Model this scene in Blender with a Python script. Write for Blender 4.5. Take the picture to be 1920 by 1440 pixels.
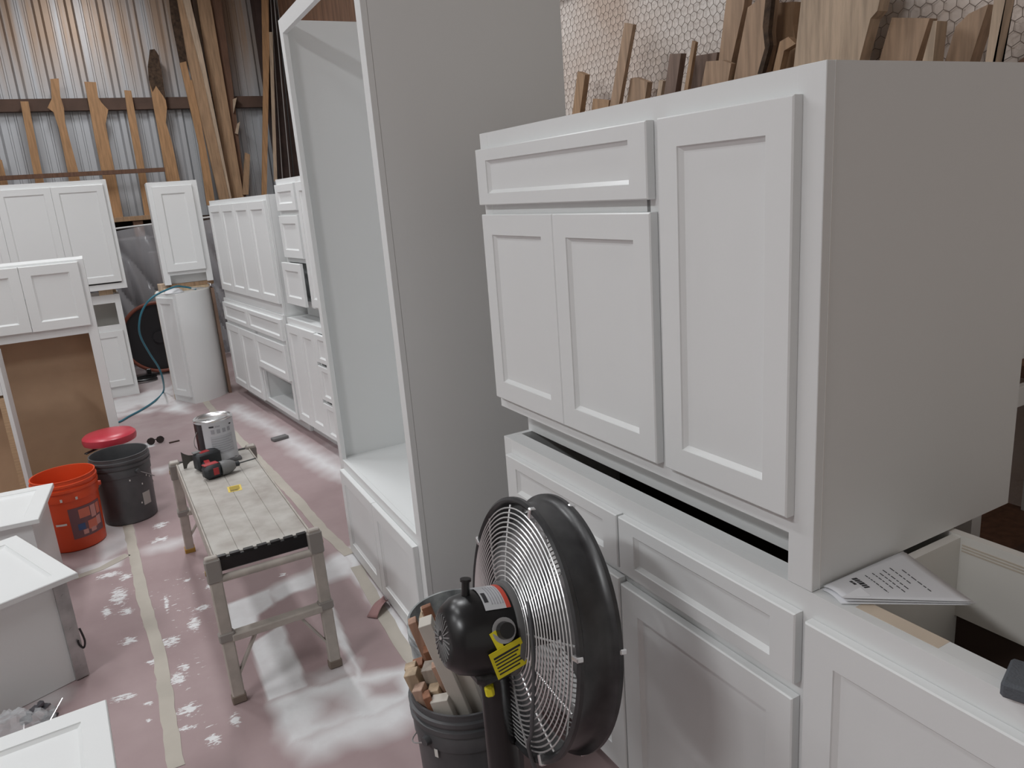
import bpy, bmesh, math, random
import numpy as np
from mathutils import Vector, Matrix
R = math.radians
scene = bpy.context.scene
for o in list(bpy.data.objects): bpy.data.objects.remove(o, do_unlink=True)
COL = scene.collection

# ------------------------------------------------------------------ camera
F, YAW, PITCH, ROLL, CAMH = 1415.7, 0.491276, -0.2556127, 0.0772439, 1.585
_f = np.array([math.sin(YAW)*math.cos(PITCH), math.cos(YAW)*math.cos(PITCH), math.sin(PITCH)])
_r = np.array([math.cos(YAW), -math.sin(YAW), 0.0]); _d = np.cross(_f, _r)
_r2 = _r*math.cos(ROLL) + _d*math.sin(ROLL); _d2 = -_r*math.sin(ROLL) + _d*math.cos(ROLL)
CC = np.array([0, 0, CAMH])
cam_data = bpy.data.cameras.new('camera'); cam = bpy.data.objects.new('camera', cam_data); COL.objects.link(cam)
m3 = Matrix([[_r2[i], -_d2[i], -_f[i]] for i in range(3)])
cam.matrix_world = Matrix.Translation((0, 0, CAMH)) @ m3.to_4x4()
cam_data.sensor_width = 36; cam_data.sensor_fit = 'HORIZONTAL'; cam_data.lens = F/1920*36
cam_data.clip_start = 0.02; cam_data.clip_end = 100
scene.camera = cam
def ray(x, y): return (x-960)/F*_r2 + (y-720)/F*_d2 + _f
def onz(x, y, z): v = ray(x, y); return CC + v*(z-CAMH)/v[2]
def onx(x, y, X): v = ray(x, y); return CC + v*X/v[0]
def ony(x, y, Y): v = ray(x, y); return CC + v*Y/v[1]

# ------------------------------------------------------------------ world, exposure
world = bpy.data.worlds.new('world'); scene.world = world; world.use_nodes = True
world.node_tree.nodes['Background'].inputs[0].default_value = (1.0, 0.96, 0.90, 1)
world.node_tree.nodes['Background'].inputs[1].default_value = 0.38
vs = scene.view_settings
vs.view_transform = 'Standard'; vs.look = 'None'; vs.gamma = 1; vs.exposure = 0.0; vs.use_curve_mapping = False

# ------------------------------------------------------------------ materials
MATS = {}
def mat(name, col, rough=0.5, metal=0.0, noise=0.0, nscale=8.0, col2=None, bump=0.0, bscale=60.0, stretch=None, spec=0.5, alpha=None, emit=None, trans=0.0):
    if name in MATS: return MATS[name]
    m = bpy.data.materials.new(name); m.use_nodes = True; MATS[name] = m
    nt = m.node_tree; b = nt.nodes['Principled BSDF']; L = nt.links.new
    b.inputs['Base Color'].default_value = (*col, 1); b.inputs['Roughness'].default_value = rough
    b.inputs['Metallic'].default_value = metal; b.inputs['Specular IOR Level'].default_value = spec
    if trans: b.inputs['Transmission Weight'].default_value = trans
    if alpha is not None: b.inputs['Alpha'].default_value = alpha
    if emit: b.inputs['Emission Color'].default_value = (*emit[:3], 1); b.inputs['Emission Strength'].default_value = emit[3]
    tc = nt.nodes.new('ShaderNodeTexCoord'); mp = nt.nodes.new('ShaderNodeMapping')
    L(tc.outputs['Object'], mp.inputs[0])
    if stretch: mp.inputs['Scale'].default_value = stretch
    if noise or col2:
        n = nt.nodes.new('ShaderNodeTexNoise'); n.inputs['Scale'].default_value = nscale; n.inputs['Detail'].default_value = 6
        L(mp.outputs[0], n.inputs['Vector'])
        mx = nt.nodes.new('ShaderNodeMix'); mx.data_type = 'RGBA'
        rm = nt.nodes.new('ShaderNodeValToRGB'); rm.color_ramp.elements[0].position = 0.35; rm.color_ramp.elements[1].position = 0.68
        L(n.outputs['Fac'], rm.inputs[0]); L(rm.outputs[0], mx.inputs['Factor'])
        c2 = col2 if col2 else tuple(c*(1-noise) for c in col)
        mx.inputs['A'].default_value = (*col, 1); mx.inputs['B'].default_value = (*c2, 1)
        L(mx.outputs['Result'], b.inputs['Base Color'])
    if bump:
        n2 = nt.nodes.new('ShaderNodeTexNoise'); n2.inputs['Scale'].default_value = bscale; n2.inputs['Detail'].default_value = 4
        L(mp.outputs[0], n2.inputs['Vector'])
        bp = nt.nodes.new('ShaderNodeBump'); bp.inputs['Strength'].default_value = bump; bp.inputs['Distance'].default_value = 0.01
        L(n2.outputs['Fac'], bp.inputs['Height']); L(bp.outputs[0], b.inputs['Normal'])
    return m
WHITE = mat('white_lacquer', (0.770, 0.785, 0.785), 0.40, bump=0.02, bscale=220)
WARM = mat('white_primer', (0.78, 0.76, 0.72), 0.5)
MDF = mat('raw_mdf', (0.50, 0.345, 0.225), 0.75, noise=0.12, nscale=5)
PLY = mat('plywood_edge', (0.55, 0.38, 0.23), 0.7, noise=0.3, nscale=12, stretch=(1, 1, 14))
PINE = mat('raw_pine', (0.62, 0.47, 0.31), 0.65, noise=0.25, nscale=6, stretch=(12, 12, 1.2))
BLACKP = mat('black_plastic', (0.012, 0.012, 0.013), 0.3)
BLACKM = mat('black_enamel', (0.014, 0.014, 0.016), 0.34, noise=0.0, col2=(0.05, 0.05, 0.052), nscale=14)
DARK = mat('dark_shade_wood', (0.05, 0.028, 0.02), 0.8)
GALV = mat('galvanised_steel', (0.50, 0.50, 0.50), 0.42, 0.75, noise=0.25, nscale=20)
WIREM = mat('chrome_wire', (0.72, 0.72, 0.72), 0.3, 0.6)
ALU = mat('dirty_aluminium', (0.52, 0.475, 0.43), 0.55, 0.12, noise=0.25, nscale=14)
BUCKG = mat('charcoal_plastic', (0.060, 0.062, 0.066), 0.42, col2=(0.095, 0.095, 0.10), nscale=9)
BUCKR = mat('orange_red_plastic', (0.72, 0.075, 0.018), 0.38, noise=0.15, nscale=4)
STEEL = mat('bright_steel', (0.75, 0.75, 0.76), 0.22, 0.9)
PAPER = mat('white_paper', (0.74, 0.75, 0.78), 0.8)
INK = mat('black_ink', (0.03, 0.03, 0.035), 0.7)
YEL = mat('yellow_label', (0.80, 0.70, 0.02), 0.5)
REDV = mat('red_vinyl', (0.55, 0.045, 0.07), 0.33, noise=0.12, nscale=5)
ROSIN = mat('rosin_paper', (0.36, 0.205, 0.20), 0.8, noise=0.15, nscale=10)
TAPE = mat('masking_tape', (0.50, 0.46, 0.40), 0.7, noise=0.12, nscale=6)
BLUEH = mat('blue_hose', (0.03, 0.16, 0.22), 0.4)
FOAMG = mat('grey_foam', (0.10, 0.11, 0.125), 0.85, bump=0.3, bscale=300)
TARP = mat('brown_canvas', (0.14, 0.085, 0.065), 0.9, noise=0.35, nscale=6, bump=0.3, bscale=200)
def wood(name, c, rough=0.7, d=0.35, s=5.0, st=(10, 10, 0.9)):
    return mat(name, c, rough, noise=d, nscale=s, stretch=st, bump=0.15, bscale=30)
W_CEDAR = wood('cedar_board', (0.50, 0.285, 0.140)); W_TAN = wood('tan_board', (0.44, 0.28, 0.165)); W_OAK = wood('oak_board', (0.47, 0.32, 0.215))
W_PALE = wood('pale_board', (0.58, 0.44, 0.32)); W_DK = wood('dark_board', (0.17, 0.085, 0.05)); W_WAL = wood('walnut_board', (0.24, 0.165, 0.13))
W_RED = wood('red_stick', (0.33, 0.15, 0.085)); BARK = mat('bark', (0.09, 0.055, 0.035), 0.95, noise=0.6, nscale=30, bump=0.8, bscale=40)

# ------------------------------------------------------------------ mesh helpers
class MB:
    def __init__(s): s.v = []; s.f = []
    def add(s, vs, fs):
        o = len(s.v); s.v += [tuple(map(float, v)) for v in vs]; s.f += [tuple(i+o for i in f) for f in fs]; return s
    def box(s, x0, x1, y0, y1, z0, z1, c=0.0, M=None):
        x0, x1 = sorted((x0, x1)); y0, y1 = sorted((y0, y1)); z0, z1 = sorted((z0, z1))
        X, Y, Z = (x0, x1), (y0, y1), (z0, z1)
        if c <= 0:
            vs = [(X[i], Y[j], Z[k]) for i in (0, 1) for j in (0, 1) for k in (0, 1)]
            fs = [(0, 1, 3, 2), (4, 6, 7, 5), (0, 4, 5, 1), (2, 3, 7, 6), (0, 2, 6, 4), (1, 5, 7, 3)]
        else:
            c = min(c, (x1-x0)/2.1, (y1-y0)/2.1, (z1-z0)/2.1)
            vs = []; idx = {}
            for i in (0, 1):
                for j in (0, 1):
                    for k in (0, 1):
                        sx, sy, sz = 1-2*i, 1-2*j, 1-2*k
                        for a in range(3):
                            p = [X[i]+sx*c, Y[j]+sy*c, Z[k]+sz*c]
                            p[a] = (X[i], Y[j], Z[k])[a]
                            idx[(i, j, k, a)] = len(vs); vs.append(tuple(p))
            g = lambda i, j, k, a: idx[(i, j, k, a)]
            fs = []
            for t in (0, 1):
                fs.append((g(t, 0, 0, 0), g(t, 1, 0, 0), g(t, 1, 1, 0), g(t, 0, 1, 0)))
                fs.append((g(0, t, 0, 1), g(1, t, 0, 1), g(1, t, 1, 1), g(0, t, 1, 1)))
                fs.append((g(0, 0, t, 2), g(1, 0, t, 2), g(1, 1, t, 2), g(0, 1, t, 2)))
            for a in (0, 1):
                for b in (0, 1):
                    fs.append((g(0, a, b, 1), g(1, a, b, 1), g(1, a, b, 2), g(0, a, b, 2)))
                    fs.append((g(a, 0, b, 0), g(a, 1, b, 0), g(a, 1, b, 2), g(a, 0, b, 2)))
                    fs.append((g(a, b, 0, 0), g(a, b, 1, 0), g(a, b, 1, 1), g(a, b, 0, 1)))
            for i in (0, 1):
                for j in (0, 1):
                    for k in (0, 1): fs.append((g(i, j, k, 0), g(i, j, k, 1), g(i, j, k, 2)))
        if M is not None: vs = [tuple(M @ Vector(v)) for v in vs]
        return s.add(vs, fs)
    def bar(s, p0, p1, w, h, up=(0, 0, 1), c=0.0):
        p0, p1 = Vector(p0), Vector(p1); d = (p1-p0); L = d.length; d.normalize()
        u = Vector(up); x = d.cross(u)
        if x.length < 1e-4: x = d.cross(Vector((1, 0, 0)))
        x.normalize(); y = x.cross(d)
        M = Matrix.Translation(p0) @ Matrix((x, d, y)).transposed().to_4x4()
        return s.box(-w/2, w/2, 0, L, -h/2, h/2, c, M)
    def cyl(s, p0, p1, r0, r1=None, n=20, cap=True):
        r1 = r0 if r1 is None else r1
        p0, p1 = Vector(p0), Vector(p1); d = (p1-p0).normalized()
        x = d.orthogonal().normalized(); y = d.cross(x)
        vs = [tuple(p+(x*math.cos(t)+y*math.sin(t))*r) for p, r in ((p0, r0), (p1, r1)) for t in [2*math.pi*i/n for i in range(n)]]
        fs = [(i, (i+1) % n, n+(i+1) % n, n+i) for i in range(n)]
        if cap: fs += [tuple(range(n)), tuple(range(n, 2*n))]
        return s.add(vs, fs)
    def lathe(s, prof, n=40, M=None, close=False):
        vs = []; fs = []
        for r, z in prof:
            for i in range(n):
                t = 2*math.pi*i/n; vs.append((r*math.cos(t), r*math.sin(t), z))
        m = len(prof)
        for k in range(m-1 if not close else m):
            a, b = k*n, ((k+1) % m)*n
            fs += [(a+i, a+(i+1) % n, b+(i+1) % n, b+i) for i in range(n)]
        if not close:
            if prof[0][0] > 1e-5: fs.append(tuple(range(n)))
            if prof[-1][0] > 1e-5: fs.append(tuple(range((m-1)*n, m*n)))
        if M is not None: vs = [tuple(M @ Vector(v)) for v in vs]
        return s.add(vs, fs)
    def tube(s, pts, r, n=8, closed=False):
        pts = [Vector(p) for p in pts]; m = len(pts); vs = []; fs = []
        pu = None
        for i, p in enumerate(pts):
            a = pts[(i-1) % m] if (closed or i > 0) else p; b = pts[(i+1) % m] if (closed or i < m-1) else p
            d = (b-a).normalized()
            u = pu - d*pu.dot(d) if pu is not None else d.orthogonal()
            u = u.normalized() if u.length > 1e-5 else d.orthogonal().normalized()
            pu = u; w = d.cross(u)
            rr = r[i] if isinstance(r, (list, tuple)) else r
            vs += [tuple(p+(u*math.cos(t)+w*math.sin(t))*rr) for t in [2*math.pi*k/n for k in range(n)]]
        for i in range(m if closed else m-1):
            a, b = i*n, ((i+1) % m)*n
            fs += [(a+k, a+(k+1) % n, b+(k+1) % n, b+k) for k in range(n)]
        if not closed: fs += [tuple(range(n)), tuple(range((m-1)*n, m*n))]
        return s.add(vs, fs)
    def prism(s, pts, ext):
        n = len(pts); e = Vector(ext)
        vs = [tuple(Vector(p)) for p in pts] + [tuple(Vector(p)+e) for p in pts]
        return s.add(vs, [tuple(range(n)), tuple(range(n, 2*n))] + [(i, (i+1) % n, n+(i+1) % n, n+i) for i in range(n)])
    def build(s, name, m, parent=None, smooth=False, loc=None):
        me = bpy.data.meshes.new(name); bm = bmesh.new()
        bv = [bm.verts.new(v) for v in s.v]
        for f in s.f:
            try: bm.faces.new([bv[i] for i in f])
            except ValueError: pass
        bmesh.ops.remove_doubles(bm, verts=bm.verts, dist=1e-6)
        bmesh.ops.recalc_face_normals(bm, faces=bm.faces)
        if smooth:
            for f in bm.faces: f.smooth = True
        bm.to_mesh(me); bm.free()
        if smooth: me.set_sharp_from_angle(angle=R(38))
        me.materials.append(m)
        o = bpy.data.objects.new(name, me); COL.objects.link(o)
        if parent is not None: o.parent = parent
        if loc is not None: o.location = loc
        return o
def empty(name, loc, rz=0.0):
    o = bpy.data.objects.new(name, None); COL.objects.link(o); o.location = loc; o.rotation_euler = (0, 0, rz); o.empty_display_size = 0.05
    return o
def tag(o, label, cat, group=None):
    o['label'] = label; o['category'] = cat
    if group: o['group'] = group
    return o
def struct(o): o['kind'] = 'structure'; return o
def smoothpath(pts, k=8):
    P = [Vector(p) for p in pts]; out = []
    for i in range(len(P)-1):
        p0 = P[max(i-1, 0)]; p1 = P[i]; p2 = P[i+1]; p3 = P[min(i+2, len(P)-1)]
        for j in range(k):
            t = j/k
            out.append(0.5*((2*p1)+(p2-p0)*t+(2*p0-5*p1+4*p2-p3)*t*t+(3*p1-p0-3*p2+p3)*t**3))
    out.append(P[-1]); return out
rng = random.Random(7)

# ------------------------------------------------------------------ lights of the shop (ceiling fixtures and one added fill)
def ceiling_light(x, y, power, label):
    o = empty('ceiling_light', (x, y, 4.30)); tag(o, label, 'light', 'ceiling lights')
    MB().box(-0.17, 0.17, -0.66, 0.66, 0.0, 0.06, 0.01).build('housing', mat('fixture_white', (0.8, 0.8, 0.8), 0.5), o)
    for dx in (-0.08, 0.08):
        MB().cyl((dx, -0.6, -0.03), (dx, 0.6, -0.03), 0.018, n=12).build('tube', mat('tube_glow', (1, 1, 1), 0.5, emit=(0.95, 0.98, 1.0, 3.0)), o, True)
    for dy in (-0.5, 0.5):
        MB().cyl((0, dy, 0.06), (0, dy, 0.9), 0.004, n=6).build('hanger_wire', GALV, o)
    ld = bpy.data.lights.new('tube_light', 'AREA'); ld.shape = 'RECTANGLE'; ld.size = 0.3; ld.size_y = 1.25; ld.energy = power; ld.color = (0.97, 0.985, 1.0)
    lo = bpy.data.objects.new('tube_light', ld); COL.objects.link(lo); lo.parent = o; lo.location = (0, 0, -0.06)
LIGHTS = [(-1.1, 3.1, 21, 'first'), (-1.2, 5.4, 40, 'second'), (0.5, 4.4, 42, 'third'), (-3.2, 2.9, 34, 'fourth'), (0.4, 7.8, 44, 'fifth'), (-2.9, 0.55, 84, 'added_fill')]  # last entry is an unseen fill added to brighten the tall cabinet's side
for x, y, p, nme in LIGHTS:
    ceiling_light(x, y, p, 'unseen twin-tube fluorescent fixture placed to light the painting aisle')

# ------------------------------------------------------------------ building shell
WX, WY = 2.45, 10.0
# floor: grid whose 'spray' attribute holds the shapes of dried paint overspray
def lines(a, b, fa, fb, fine, coarse):
    return np.unique(np.round(np.concatenate([np.arange(a, fa, coarse), np.arange(fa, fb, fine), np.arange(fb, b+coarse, coarse)]), 4))
gx = lines(-4.0, WX, -0.62, 1.12, 0.010, 0.5)
gy = np.unique(np.round(np.concatenate([np.arange(-4.0, 1.4, 0.6), np.arange(1.4, 3.8, 0.010), np.arange(3.8, 8.4, 0.022), [8.4, 9.2, WY]]), 4))
GX, GY = np.meshgrid(gx, gy)
def polymask(px, soft, gain=1.0, wob=0.0):
    P = np.array([onz(x, y, 0)[:2] for x, y in px])
    wx = GX + wob*(np.sin(GY*23+GX*11)+np.sin(GY*51-GX*37)*0.6); wy = GY + wob*(np.sin(GX*29-GY*7)+np.sin(GX*61+GY*19)*0.6)
    inside = np.zeros(GX.shape, bool); dist = np.full(GX.shape, 9.0)
    n = len(P)
    for i in range(n):
        a, b = P[i], P[(i+1) % n]; ab = b-a
        t = np.clip(((wx-a[0])*ab[0]+(wy-a[1])*ab[1])/(ab@ab+1e-12), 0, 1)
        dist = np.minimum(dist, np.hypot(wx-(a[0]+t*ab[0]), wy-(a[1]+t*ab[1])))
        cr = ((P[i][1] > wy) != (P[(i+1) % n][1] > wy))
        with np.errstate(divide='ignore', invalid='ignore'):
            xi = (b[0]-a[0])*(wy-a[1])/(b[1]-a[1]+1e-12)+a[0]
        inside ^= cr & (wx < xi)
    sd = np.where(inside, dist, -dist)
    return gain*np.clip(sd/soft+0.5, 0, 1)
SPR = [
    # crisp-edged sprayed patches around the platform feet
    ([(425, 1134), (507, 1103), (514, 1132), (484, 1153), (478, 1190), (432, 1200)], 0.02, 1.0, 0.0),
    ([(470, 1208), (530, 1169), (580, 1285), (503, 1315)], 0.012, 0.95, 0.0),
    ([(603, 1120), (616, 1116), (650, 1200), (690, 1290), (668, 1300), (634, 1205)], 0.010, 0.9, 0.0),
    ([(503, 1320), (578, 1286), (672, 1264), (770, 1250), (790, 1300), (700, 1345), (600, 1372), (545, 1400)], 0.05, 1.0, 0.006),
    ([(540, 1385), (700, 1325), (770, 1300), (790, 1350), (700, 1385), (570, 1425)], 0.10, 0.9, 0.01),
    ([(490, 1110), (560, 1078), (652, 1030), (668, 1072), (640, 1085), (590, 1098), (512, 1134)], 0.06, 0.95, 0.006),
    ([(640, 1035), (662, 1022), (678, 1062), (722, 1122), (795, 1212), (775, 1228), (668, 1090), (650, 1062)], 0.04, 0.95, 0.006),
    # along the cabinet toes and further back
    ([(440, 760), (600, 850), (640, 870), (642, 895), (560, 850), (510, 805), (430, 770)], 0.16, 1.0, 0.01),
    ([(545, 832), (640, 870), (645, 900), (600, 880)], 0.14, 1.0, 0.01),
    ([(190, 755), (262, 738), (330, 720), (330, 760), (262, 762), (200, 780)], 0.14, 0.85, 0.02),
    ([(330, 745), (350, 760), (350, 775), (310, 770)], 0.12, 0.9, 0.01),
    ([(262, 690), (310, 680), (330, 745), (270, 735)], 0.10, 0.35, 0.0),
    ([(200, 775), (300, 765), (300, 770), (205, 785)], 0.10, 0.6, 0.02),
    ([(245, 838), (288, 828), (290, 836), (250, 846)], 0.012, 0.95, 0.0),
    ([(280, 885), (325, 870), (300, 888)], 0.09, 0.8, 0.01),
    # left of the buckets and along the tape
    ([(184, 985), (240, 970), (250, 1020), (190, 1055)], 0.05, 0.75, 0.0),
    ([(145, 1068), (190, 1053), (232, 1040), (225, 1062), (150, 1080)], 0.03, 0.8, 0.0),
    ([(270, 1030), (345, 1005), (350, 1018), (285, 1038)], 0.10, 0.7, 0.01),
    ([(60, 1310), (115, 1290), (125, 1310), (60, 1345)], 0.08, 0.6, 0.01),
    ([(100, 1440), (180, 1400), (190, 1440)], 0.06, 0.3, 0.0),
]
spray = np.zeros(GX.shape)
for px, so, ga, wo in SPR: spray = np.maximum(spray, polymask(px, so, ga, wo))
# bare paper showing through inside the sprayed area (where something lay during spraying)
for px, so, ga in (([(512, 1133), (560, 1108), (594, 1097), (613, 1146), (530, 1152)], 0.014, 0.95), ([(529, 1170), (604, 1154), (634, 1205), (670, 1266), (580, 1285)], 0.014, 0.9),
               ([(592, 1309), (643, 1301), (655, 1338), (603, 1345)], 0.05, 0.8), ([(687, 1281), (748, 1268), (752, 1301), (692, 1306)], 0.03, 0.85), ([(425, 1060), (560, 1045), (560, 1072), (430, 1100)], 0.1, 0.5)):
    spray *= 1-ga*polymask(px, so*1.6, 1.0, 0.007)
spray = np.maximum(spray, polymask([(585, 1262), (668, 1240), (674, 1268), (590, 1287)], 0.06, 0.6, 0.008))
SPLAT = [(222, 1118, 26, 30), (232, 1308, 40, 12), (290, 1240, 30, 10), (318, 1203, 34, 16), (333, 1272, 28, 22), (352, 1330, 36, 18), (205, 1078, 40, 9), (235, 1082, 20, 10), (200, 1148, 16, 16), (238, 1146, 24, 12), (350, 1088, 14, 6), (365, 1170, 20, 24), (378, 1140, 26, 10), (312, 1130, 8, 30), (275, 1320, 16, 8), (280, 1350, 12, 6), (350, 1365, 30, 9), (400, 1386, 26, 20), (300, 1012, 30, 8), (345, 1250, 16, 12), (240, 1202, 26, 12), (440, 1350, 20, 20), (395, 1100, 20, 8), (300, 985, 24, 10), (530, 1078, 14, 5)]
splat = np.zeros(GX.shape)
for cx, cy, rx, ry in SPLAT:
    c0 = onz(cx, cy, 0); ax_ = onz(cx+rx, cy-0.25*rx, 0)-c0; ay_ = onz(cx+0.1*ry, cy+ry, 0)-c0
    det = ax_[0]*ay_[1]-ax_[1]*ay_[0]; dx_, dy_ = GX-c0[0], GY-c0[1]
    u_ = (dx_*ay_[1]-dy_*ay_[0])/det; v_ = (ax_[0]*dy_-ax_[1]*dx_)/det
    splat = np.maximum(splat, np.clip(1.25-np.hypot(u_, v_), 0, 1))
fleck = np.maximum(polymask([(180, 1060), (420, 1060), (440, 1380), (240, 1440), (330, 1440), (200, 1140)], 0.25, 1.0), polymask([(300, 1380), (560, 1330), (560, 1440), (360, 1440)], 0.3, 0.4))
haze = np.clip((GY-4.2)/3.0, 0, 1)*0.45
ny, nx = GX.shape
fv = np.stack([GX.ravel(), GY.ravel(), np.zeros(GX.size)], 1)
ii = np.arange(ny*nx).reshape(ny, nx)
fq = np.stack([ii[:-1, :-1].ravel(), ii[:-1, 1:].ravel(), ii[1:, 1:].ravel(), ii[1:, :-1].ravel()], 1)
me = bpy.data.meshes.new('floor'); me.from_pydata(fv.tolist(), [], fq.tolist()); me.update()
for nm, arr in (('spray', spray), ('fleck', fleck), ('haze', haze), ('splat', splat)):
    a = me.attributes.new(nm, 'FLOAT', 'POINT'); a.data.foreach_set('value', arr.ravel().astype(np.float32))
floor = struct(bpy.data.objects.new('floor', me)); COL.objects.link(floor)
fm = bpy.data.materials.new('rosin_paper_floor'); fm.use_nodes = True; nt = fm.node_tree; L = nt.links.new; b = nt.nodes['Principled BSDF']
def N(t, **k):
    n = nt.nodes.new(t)
    for a, v in k.items(): setattr(n, a, v)
    return n
def ramp(src, p0, p1):
    r = N('ShaderNodeMapRange'); r.inputs['From Min'].default_value = p0; r.inputs['From Max'].default_value = p1; L(src, r.inputs['Value']); return r.outputs[0]
def mth(op, a, b_):
    n = N('ShaderNodeMath', operation=op)
    for i, q in enumerate((a, b_)):
        if isinstance(q, (int, float)): n.inputs[i].default_value = q
        else: L(q, n.inputs[i])
    return n.outputs[0]
def mixc(fac, A, B):
    n = N('ShaderNodeMix', data_type='RGBA')
    L(fac, n.inputs['Factor'])
    for s_, q in (('A', A), ('B', B)):
        if isinstance(q, tuple): n.inputs[s_].default_value = (*q, 1)
        else: L(q, n.inputs[s_])
    return n.outputs['Result']
tc = N('ShaderNodeTexCoord')
def noise(scale, det=5, rough=0.6, vec=None):
    n = N('ShaderNodeTexNoise'); n.inputs['Scale'].default_value = scale; n.inputs['Detail'].default_value = det; n.inputs['Roughness'].default_value = rough
    L(vec if vec else tc.outputs['Object'], n.inputs['Vector']); return n.outputs['Fac']
at = {k: N('ShaderNodeAttribute', attribute_name=k).outputs['Fac'] for k in ('spray', 'fleck', 'haze', 'splat')}
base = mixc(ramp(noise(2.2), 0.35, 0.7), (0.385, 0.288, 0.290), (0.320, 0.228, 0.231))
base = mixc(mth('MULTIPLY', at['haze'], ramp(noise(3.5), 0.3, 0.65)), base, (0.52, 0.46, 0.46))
n1 = noise(26, 6, 0.7); n2 = noise(5, 5, 0.65)
sp = mth('MULTIPLY', at['spray'], mth('ADD', 0.78, mth('MULTIPLY', ramp(n2, 0.3, 0.6), 0.22)))
mpf = N('ShaderNodeMapping'); L(tc.outputs['Object'], mpf.inputs[0]); mpf.inputs['Scale'].default_value = (22, 60, 1); mpf.inputs['Rotation'].default_value = (0, 0, 0.5)
fl = mth('MULTIPLY', ramp(noise(1.0, 5, 0.62, mpf.outputs[0]), 0.640, 0.665), ramp(mth('MULTIPLY', at['fleck'], noise(4.0, 2)), 0.36, 0.50))
mps = N('ShaderNodeMapping'); L(tc.outputs['Object'], mps.inputs[0]); mps.inputs['Scale'].default_value = (34, 85, 1); mps.inputs['Rotation'].default_value = (0, 0, 0.35)
sm_ = ramp(mth('ADD', mth('MULTIPLY', at['splat'], 0.34), mth('MULTIPLY', noise(1.0, 6, 0.7, mps.outputs[0]), 0.9)), 0.70, 0.76)
tot = mth('MAXIMUM', mth('MAXIMUM', sp, mth('MULTIPLY', fl, 0.9)), mth('MULTIPLY', mth('MULTIPLY', sm_, ramp(at['splat'], 0.02, 0.15)), 0.92))
L(mixc(tot, base, (0.78, 0.79, 0.80)), b.inputs['Base Color']); b.inputs['Roughness'].default_value = 0.62
bp = N('ShaderNodeBump'); bp.inputs['Strength'].default_value = 0.12; bp.inputs['Distance'].default_value = 0.01; L(noise(9), bp.inputs['Height']); L(bp.outputs[0], b.inputs['Normal'])
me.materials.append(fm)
# masking-tape seams between the paper runs
def tape(pts, w, seed):
    rg = random.Random(seed); P = [Vector((p[0], p[1], 0)) for p in pts]; mb = MB(); path = []
    for i in range(len(P)-1):
        n = max(2, int((P[i+1]-P[i]).length/0.05)); path += [P[i].lerp(P[i+1], j/n) for j in range(n)]
    path.append(P[-1]); ls = []; rs = []
    for i, p in enumerate(path):
        d = (path[min(i+1, len(path)-1)]-path[max(i-1, 0)]).normalized(); nrm = Vector((-d.y, d.x, 0))
        ls.append(p+nrm*(w/2+rg.uniform(-.003, .003))); rs.append(p-nrm*(w/2+rg.uniform(-.003, .003)))
    n = len(path); vs = []
    for z in (0.0002, 0.0014): vs += [(q.x, q.y, z) for q in ls]+[(q.x, q.y, z) for q in rs]
    fs = []
    for i in range(n-1): fs += [(i, i+1, n+i+1, n+i), (2*n+i, 2*n+i+1, 3*n+i+1, 3*n+i), (i, i+1, 2*n+i+1, 2*n+i), (n+i, n+i+1, 3*n+i+1, 3*n+i)]
    mb.add(vs, fs); return mb.build('tape_strip', TAPE, floor)
tape([onz(*q, 0) for q in ((330, 1440), (300, 1230), (268, 1120), (240, 985))] + [(-0.085, 5.2, 0)], 0.047, 1)
tape([onz(*q, 0) for q in ((790, 1260), (750, 1205), (700, 1120), (668, 1062))], 0.050, 2)
tape([onz(*q, 0) for q in ((655, 1040), (604, 992), (560, 940), (440, 815), (395, 765), (383, 750))], 0.052, 3)
tape([onz(*q, 0) for q in ((140, 1084), (190, 1066), (240, 1040))], 0.045, 4)

def slab(name, x0, x1, y0, y1, z0, z1, m, parent=None): return MB().box(x0, x1, y0, y1, z0, z1).build(name, m, parent)
WALLDK = mat('dark_wall_backing', (0.16, 0.12, 0.10), 0.9)
CZ = 5.2
FOAM = mat('sprayed_insulation', (0.84, 0.79, 0.75), 0.9, col2=(0.66, 0.54, 0.46), nscale=2.0, bump=0.9, bscale=22)
wall_right = struct(slab('wall_right', WX, WX+0.15, -4.0, WY, 0, CZ, FOAM))
wall_back = struct(slab('wall_back', -4.0, WX, WY+0.03, WY+0.15, 0, CZ, WALLDK))
struct(slab('wall_left', -4.15, -4.0, -4.0, WY, 0, CZ, mat('left_wall_tin', (0.45, 0.43, 0.41), 0.6, noise=0.3, nscale=2)))
struct(slab('ceiling', -4.15, WX+0.15, -4.0, WY+0.15, CZ, CZ+0.1, mat('ceiling_foam', (0.42, 0.38, 0.35), 0.9, noise=0.3, nscale=2)))
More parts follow.
